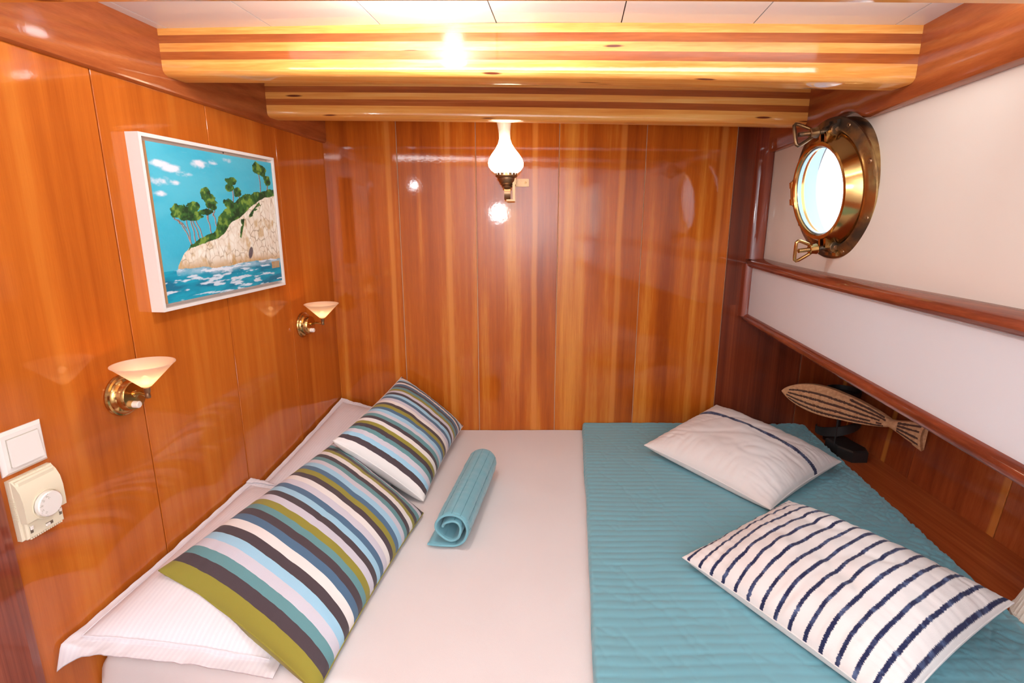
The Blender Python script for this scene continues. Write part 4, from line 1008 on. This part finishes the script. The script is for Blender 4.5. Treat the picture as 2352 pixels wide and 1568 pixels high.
# ================================================================= porthole
PC0 = PC
def porthole():
    root = empty('porthole', PC0, label='round brass porthole with bright glass and two clamp handles on the cream hull wall', cat='porthole')
    root.scale = (0.93, 0.93, 0.93)
    # the fitting sits on a wedge: it faces a little forward and down
    n = Vector((-math.cos(math.radians(7)), -0.014, -math.sin(math.radians(7)))).normalized()
    s = n.cross(Vector((0, 0, 1))).normalized()
    if s.y > 0: s = -s
    up = s.cross(n).normalized(); up = up if up.z > 0 else -up
    PC = PC0 + nr*0.030
    pt = lambda a, b, h: PC + s*a + up*b + n*h
    fl_ = MB().lathe(PC, n, [(0.232, 0.0), (0.236, 0.004), (0.235, 0.009), (0.228, 0.013), (0.214, 0.017), (0.205, 0.022), (0.199, 0.022), (0.193, 0.015), (0.190, 0.008), (0.180, 0.007), (0.170, 0.007), (0.200, -0.004), (0.225, -0.045), (0.230, -0.045)], 96, closed_prof=True)
    fo = fl_.build('flange', M['tarnish'], root, True)
    MB().lathe(PC, n, [(0.158, 0.010), (0.168, 0.010), (0.198, -0.006), (0.208, -0.06), (0.203, -0.06), (0.192, -0.006)], 72, closed_prof=True).build('spigot', M['gasket'], root, True)
    for a in (20, 62, 118, 160, 212, 250, 292, 335):
        a = math.radians(a); c = pt(math.cos(a)*0.222, math.sin(a)*0.222, 0.0125)
        MB().lathe(c, n, [(0.0001, 0.0015), (0.004, 0.0015), (0.0045, 0.004), (0.007, 0.0035), (0.0085, 0)], 16).build('screw', M['old_brass'], fo, True)
    # opening light, hinged on the far side, slightly ajar
    tr = lambda p: p - n*0.030
    def place(mb): mb.v = [tr(v) for v in mb.v]; return mb
    sash = place(MB().lathe(PC, n, [(0.146, 0.050), (0.147, 0.083), (0.150, 0.087), (0.156, 0.088), (0.162, 0.086), (0.166, 0.080), (0.186, 0.050), (0.189, 0.043), (0.186, 0.040), (0.152, 0.040)], 96, closed_prof=True))
    # two forked lugs cast on the rim
    for b in (1, -1):
        for a0 in (0.012, 0.044):
            c0 = pt(a0, b*0.157, 0.046); w_ = 0.0065
            p = []
            for h in (0.046, 0.083):
                for (x_, y_) in ((-w_, 0), (w_, 0), (w_*0.8, 0.045 if h < 0.05 else 0.032), (-w_*0.8, 0.045 if h < 0.05 else 0.032)):
                    p.append(tr(pt(a0+x_, b*(0.157+y_), h)))
            sash.hexa(p)
    so = sash.build('sash_ring', M['brass'], root, ang=25)
    place(MB().lathe(PC, n, [(0.0001, 0.078), (0.147, 0.078), (0.147, 0.073), (0.0001, 0.073)], 72)).build('glass_pane', M['pane'], root, True)
    place(MB().lathe(PC, n, [(0.143, 0.0725), (0.1465, 0.0725), (0.153, 0.041), (0.150, 0.041)], 72, closed_prof=True)).build('gasket', M['gasket'], root, True)
    # hinge
    h = MB(); h.lathe(pt(-0.205, -0.045, 0.030), up, ccyl(0, 0, 0.0085, 0.09, 0.002), 20)
    for z in (-0.043, 0.019): h.lathe(pt(-0.205, z, 0.030), up, [(0.0001, 0), (0.012, 0), (0.012, 0.022), (0.0001, 0.022)], 20)
    h.build('hinge_barrel', M['brass'], root, ang=30)
    hb = MB(); hb.hexa([pt(x_, b, h_) for h_ in (0.040, 0.058) for (x_, b) in ((-0.205, -0.042), (-0.165, -0.06), (-0.165, 0.06), (-0.205, 0.042))]); place(hb).build('hinge_leaf', M['brass'], root)
    MB().hexa([pt(x_, b, h_) for h_ in (0.006, 0.028) for (x_, b) in ((-0.213, -0.05), (-0.185, -0.05), (-0.185, 0.05), (-0.213, 0.05))]).build('hinge_post', M['tarnish'], root)
    # swing bolts with triangular wing nuts
    for b in (1, -1):
        a0 = 0.028; yb = b*0.190
        piv = pt(a0, b*0.192, 0.022)
        e = MB(); e.lathe(piv - s*0.032, s, ccyl(0, 0, 0.020, 0.02, 0.002), 24); e.lathe(piv + s*0.012, s, ccyl(0, 0, 0.020, 0.02, 0.002), 24)
        for q in (-0.032, 0.012): e.hexa([pt(a0+q+x_, b*yy_, h_) for h_ in (0.010, 0.024) for (x_, yy_) in ((0, 0.176), (0.02, 0.176), (0.02, 0.222), (0, 0.222))])
        e.build('pivot_lug', M['tarnish'], root, ang=30)
        MB().lathe(piv - s*0.034, s, ccyl(0, 0, 0.008, 0.068, 0.001), 16).build('pivot_pin', M['old_brass'], root, True)
        prof = [(0.0001, 0)] + [((0.0078 if k % 2 else 0.0066), 0.002+0.0018*k) for k in range(62)] + [(0.0001, 0.115)]
        MB().lathe(piv, n, prof, 20).build('threaded_bolt', M['tarnish'], root, True)
        c = piv + n*0.048
        nut = MB().lathe(c, n, [(0.008, 0), (0.017, 0.0), (0.0185, 0.003), (0.0165, 0.012), (0.0155, 0.026), (0.013, 0.028), (0.008, 0.028)], 28, closed_prof=True).build('nut', M['tarnish'] if b > 0 else M['brass'], root, True)
        # loop: a rounded triangle standing on the nut, in the s/n plane tilted
        g = (up*0.35*(-b) + s*0.94).normalized()
        tri = [(-0.013, 0.022), (-0.030, 0.052), (-0.030, 0.062), (-0.022, 0.070), (0.0, 0.078), (0.022, 0.070), (0.030, 0.062), (0.030, 0.052), (0.013, 0.022)]
        tri = [(-0.013, 0.020), (-0.024, 0.040), (-0.034, 0.060), (-0.036, 0.068), (-0.031, 0.074), (-0.02, 0.075), (0.0, 0.075), (0.02, 0.075), (0.031, 0.074), (0.036, 0.068), (0.034, 0.060), (0.024, 0.040), (0.013, 0.020)]
        g2 = (up*0.93 + s*(-0.2)).normalized() if b > 0 else (up*0.93 + s*0.2).normalized()
        MB().tube([c + g2*x_ + n*(h_*1.0) for x_, h_ in tri], 0.0058, 12).build('loop_handle', M['tarnish'] if b > 0 else M['brass'], root, True)
porthole()

# ================================================================= carved fish on its stand, iron holder behind it
def fish():
    nose = Vector((1.254, 2.363, ZM+0.222)); tail = Vector((1.545, 1.885, ZM+0.200))
    ax = (tail-nose); Ln = ax.length; ax.normalize(); up = Vector((0, 0, 1)); up = (up - ax*up.dot(ax)).normalized(); n = ax.cross(up).normalized()
    if n.y > 0: n = -n
    base = Vector((1.43, 2.15, ZM))
    root = empty('carved_fish', base, label='flat carved wooden fish with dark grooves on a black stand', cat='ornament')
    def hw(s):
        if s < 0.80:
            q = s/0.80; return 0.0015 + 0.0665*(math.sin(PI*min(1, q**0.80))**0.82)*(1-0.1*q) + 0.013*max(0, (q-0.6)/0.4)
        q = (s-0.80)/0.20; return 0.0145 + 0.043*q**1.25
    def cen(s): return 0.012*math.sin(PI*s)
    NU, NV = 190, 56; vs = []; fs = []; idx = []; top = []
    for i in range(NU+1):
        s = i/NU; h = hw(s)
        for j in range(NV+1):
            t = -1+2*j/NV; th = 0.009*(1-0.75*t**4) if s < 0.95 else 0.0075
            vs.append(nose + ax*(s*Ln + (0.012*t*t if s > 0.9 else 0)*(s-0.9)*10) + up*(h*t+cen(s)) + n*th)
    def groove(s, t):
        if s < 0.80:
            for k, (g0, s0, s1) in enumerate(((-0.80, .06, .77), (-0.45, .04, .76), (-0.02, .05, .74), (0.42, .06, .78), (0.78, .52, .77))):
                gc = g0
                wd = (0.0030+0.0020*math.sin(PI*s/0.8))/max(hw(s), 0.01)
                gap = fb(s*12, k*7.3, 3, 2) > 0.55
                if s0 < s < s1 and not gap and abs(t-gc + 0.05*fb(s*6, k, 1)) < wd*(1+0.35*fb(s*60, k, 5)): return True
        elif s > 0.85:
            for g0 in (-0.72, -0.28, 0.22, 0.66):
                if s < 0.985 and abs(t-g0) < 0.0042/hw(s)*(1+0.3*fb(s*50, g0, 5)): return True
        return False
    for i in range(NU):
        for j in range(NV):
            fs.append((i*(NV+1)+j, (i+1)*(NV+1)+j, (i+1)*(NV+1)+j+1, i*(NV+1)+j+1))
            idx.append(1 if groove((i+.5)/NU, -1+2*(j+.5)/NV) else 0)
    low = set()
    for f, k in zip(fs, idx):
        if k: low.update(f)
    for k in low: vs[k] = vs[k] - n*0.0022
    m0 = len(vs); b2 = [(i, 0) for i in range(NU+1)] + [(NU, j) for j in range(1, NV+1)] + [(i, NV) for i in range(NU-1, -1, -1)] + [(0, j) for j in range(NV-1, 0, -1)]
    ring = [i*(NV+1)+j for i, j in b2]; vs += [vs[k] - n*0.022 for k in ring]; m = len(ring)
    for k in range(m): fs.append((ring[k], ring[(k+1) % m], m0+(k+1) % m, m0+k)); idx.append(0)
    # back face strip quads
    lo = {r: m0+k for k, r in enumerate(ring)}
    for i in range(NU): fs.append((lo[i*(NV+1)], lo[(i+1)*(NV+1)], lo[(i+1)*(NV+1)+NV], lo[i*(NV+1)+NV])); idx.append(0)
    mw = wood('weathered_fish_wood', srgb(196, 144, 104), srgb(216, 166, 124), srgb(232, 186, 146), axis='X', across=90, along=20, coat=0, contrast=0.8)
    mg = plain('dark_groove', srgb(88, 58, 46), 0.8, bump=0.4, bscale=300)  # darker colour for the carved grooves
    o = obj('fish_body', vs, fs, mw, root, False, mats=[mw, mg], idx=idx); autosmooth(o, 50)
    rp = Vector((1.314, 2.006, 0))
    f0 = nose.lerp(tail, 0.46)
    MB().tube([(f0.x, f0.y, ZM+0.05), (f0.x+0.0, f0.y, f0.z-0.03)], 0.003, 10).build('rod', M['black'], root, True)
    # block: faceted stone-like foot
    cx_, cy_ = 1.444, 2.140; P_ = [(-0.046, 0.085), (-0.050, -0.01), (-0.02, -0.072), (0.045, -0.070), (0.062, -0.03), (0.045, 0.085)]
    vs = [(cx_+a, cy_+b, ZM+0.0005) for a, b in P_] + [(cx_+a, cy_+b, ZM+0.044) for a, b in P_] + [(cx_+a*0.9, cy_+b*0.9, ZM+0.05) for a, b in P_]
    fs = [tuple(range(5, -1, -1)), tuple(range(12, 18))]
    for k in (0, 6): fs += [(k+i, k+(i+1) % 6, k+6+(i+1) % 6, k+6+i) for i in range(6)]
    MB().add(vs, fs).build('foot_block', M['black'], root)
fish()
def candle_holder():
    c = Vector((1.495, 2.30, ZM)); root = empty('candle_holder', c, label='black iron candle holder standing on the shelf behind the carved fish', cat='candle holder')
    MB().lathe(c, (0, 0, 1), [(0.0001, 0.0), (0.05, 0.0), (0.056, 0.004), (0.056, 0.012), (0.05, 0.014), (0.012, 0.018), (0.009, 0.04), (0.0085, 0.2), (0.013, 0.212), (0.0001, 0.213)], 36).build('stem', M['black'], root, True)
    MB().lathe(c+Vector((0, 0, 0.212)), (0, 0, 1), [(0.0001, 0.0), (0.058, 0.0), (0.066, 0.005), (0.07, 0.014), (0.071, 0.036), (0.068, 0.037), (0.0665, 0.016), (0.055, 0.012), (0.0001, 0.012)], 44).build('dish', M['black'], root, True)
    for sg in (0,):
        d = MB(); path = []
        for k in range(15):
            a = PI*(0.75 + 1.15*k/14); path.append(c + Vector((0.085*math.cos(a)-0.015, 0.085*math.sin(a)-0.02, 0.085 + 0.03*math.cos(a*1.0+0.5))))
        d.sweep(path, [(-0.004, -0.022), (0.004, -0.022), (0.004, 0.022), (-0.004, 0.022)], [Vector((math.cos(PI*(0.75+1.15*k/14)), math.sin(PI*(0.75+1.15*k/14)), 0)) for k in range(15)], Vector((0, 0, 1)), scale=[0.35+0.65*math.sin(PI*(k+1)/16) for k in range(15)])
        d.build('curved_guard', M['black'], root, ang=40)
        MB().box((c.x-0.1, c.y-0.024, ZM+0.058), (c.x-0.005, c.y-0.018, ZM+0.066)).build('guard_arm', M['black'], root)
candle_holder()

# ================================================================= pleated cream shade at the right frame edge
def shade():
    c = on_z(2410, 1440, 0.0); c = Vector((1.377, 1.13, ZM+0.0005))
    root = empty('pleated_shade', c, label='cream pleated fabric shade at the right edge beyond the navy-lined cushion', cat='lampshade')
    mb = MB(); n = 96; vs = []
    R0, R1, H = 0.105, 0.075, 0.12
    for k in range(n):
        a = 2*PI*k/n; pl = 0.0035 if k % 2 else -0.0035
        for (r, z, q) in ((R0, 0.014, 0.3), (R0-0.004, 0.02, 1), (R1+0.004, H-0.02, 1), (R1, H-0.014, 0.3)):
            rr = r + pl*q; vs.append(c + Vector((math.cos(a)*rr, math.sin(a)*rr, z)))
    fs = [(k*4+i, ((k+1) % n)*4+i, ((k+1) % n)*4+i+1, k*4+i+1) for k in range(n) for i in range(3)]
    mm = fabric('cream_pleated_cloth', srgb(240, 222, 205))
    mb.add(vs, fs).build('pleats', mm, root, ang=20)
    MB().lathe(c, (0, 0, 1), [(R0-0.003, 0.0), (R0+0.002, 0.0), (R0+0.003, 0.015), (R0-0.003, 0.016)], 64, closed_prof=True).build('lower_band', mm, root, True)
    MB().lathe(c, (0, 0, 1), [(0.0001, H-0.002), (R1+0.002, H-0.002), (R1+0.003, H-0.016), (R1-0.003, H-0.016), (R1-0.003, H-0.005), (0.0001, H-0.005)], 64).build('top_band', mm, root, True)
shade()
bpy.context.view_layer.update()
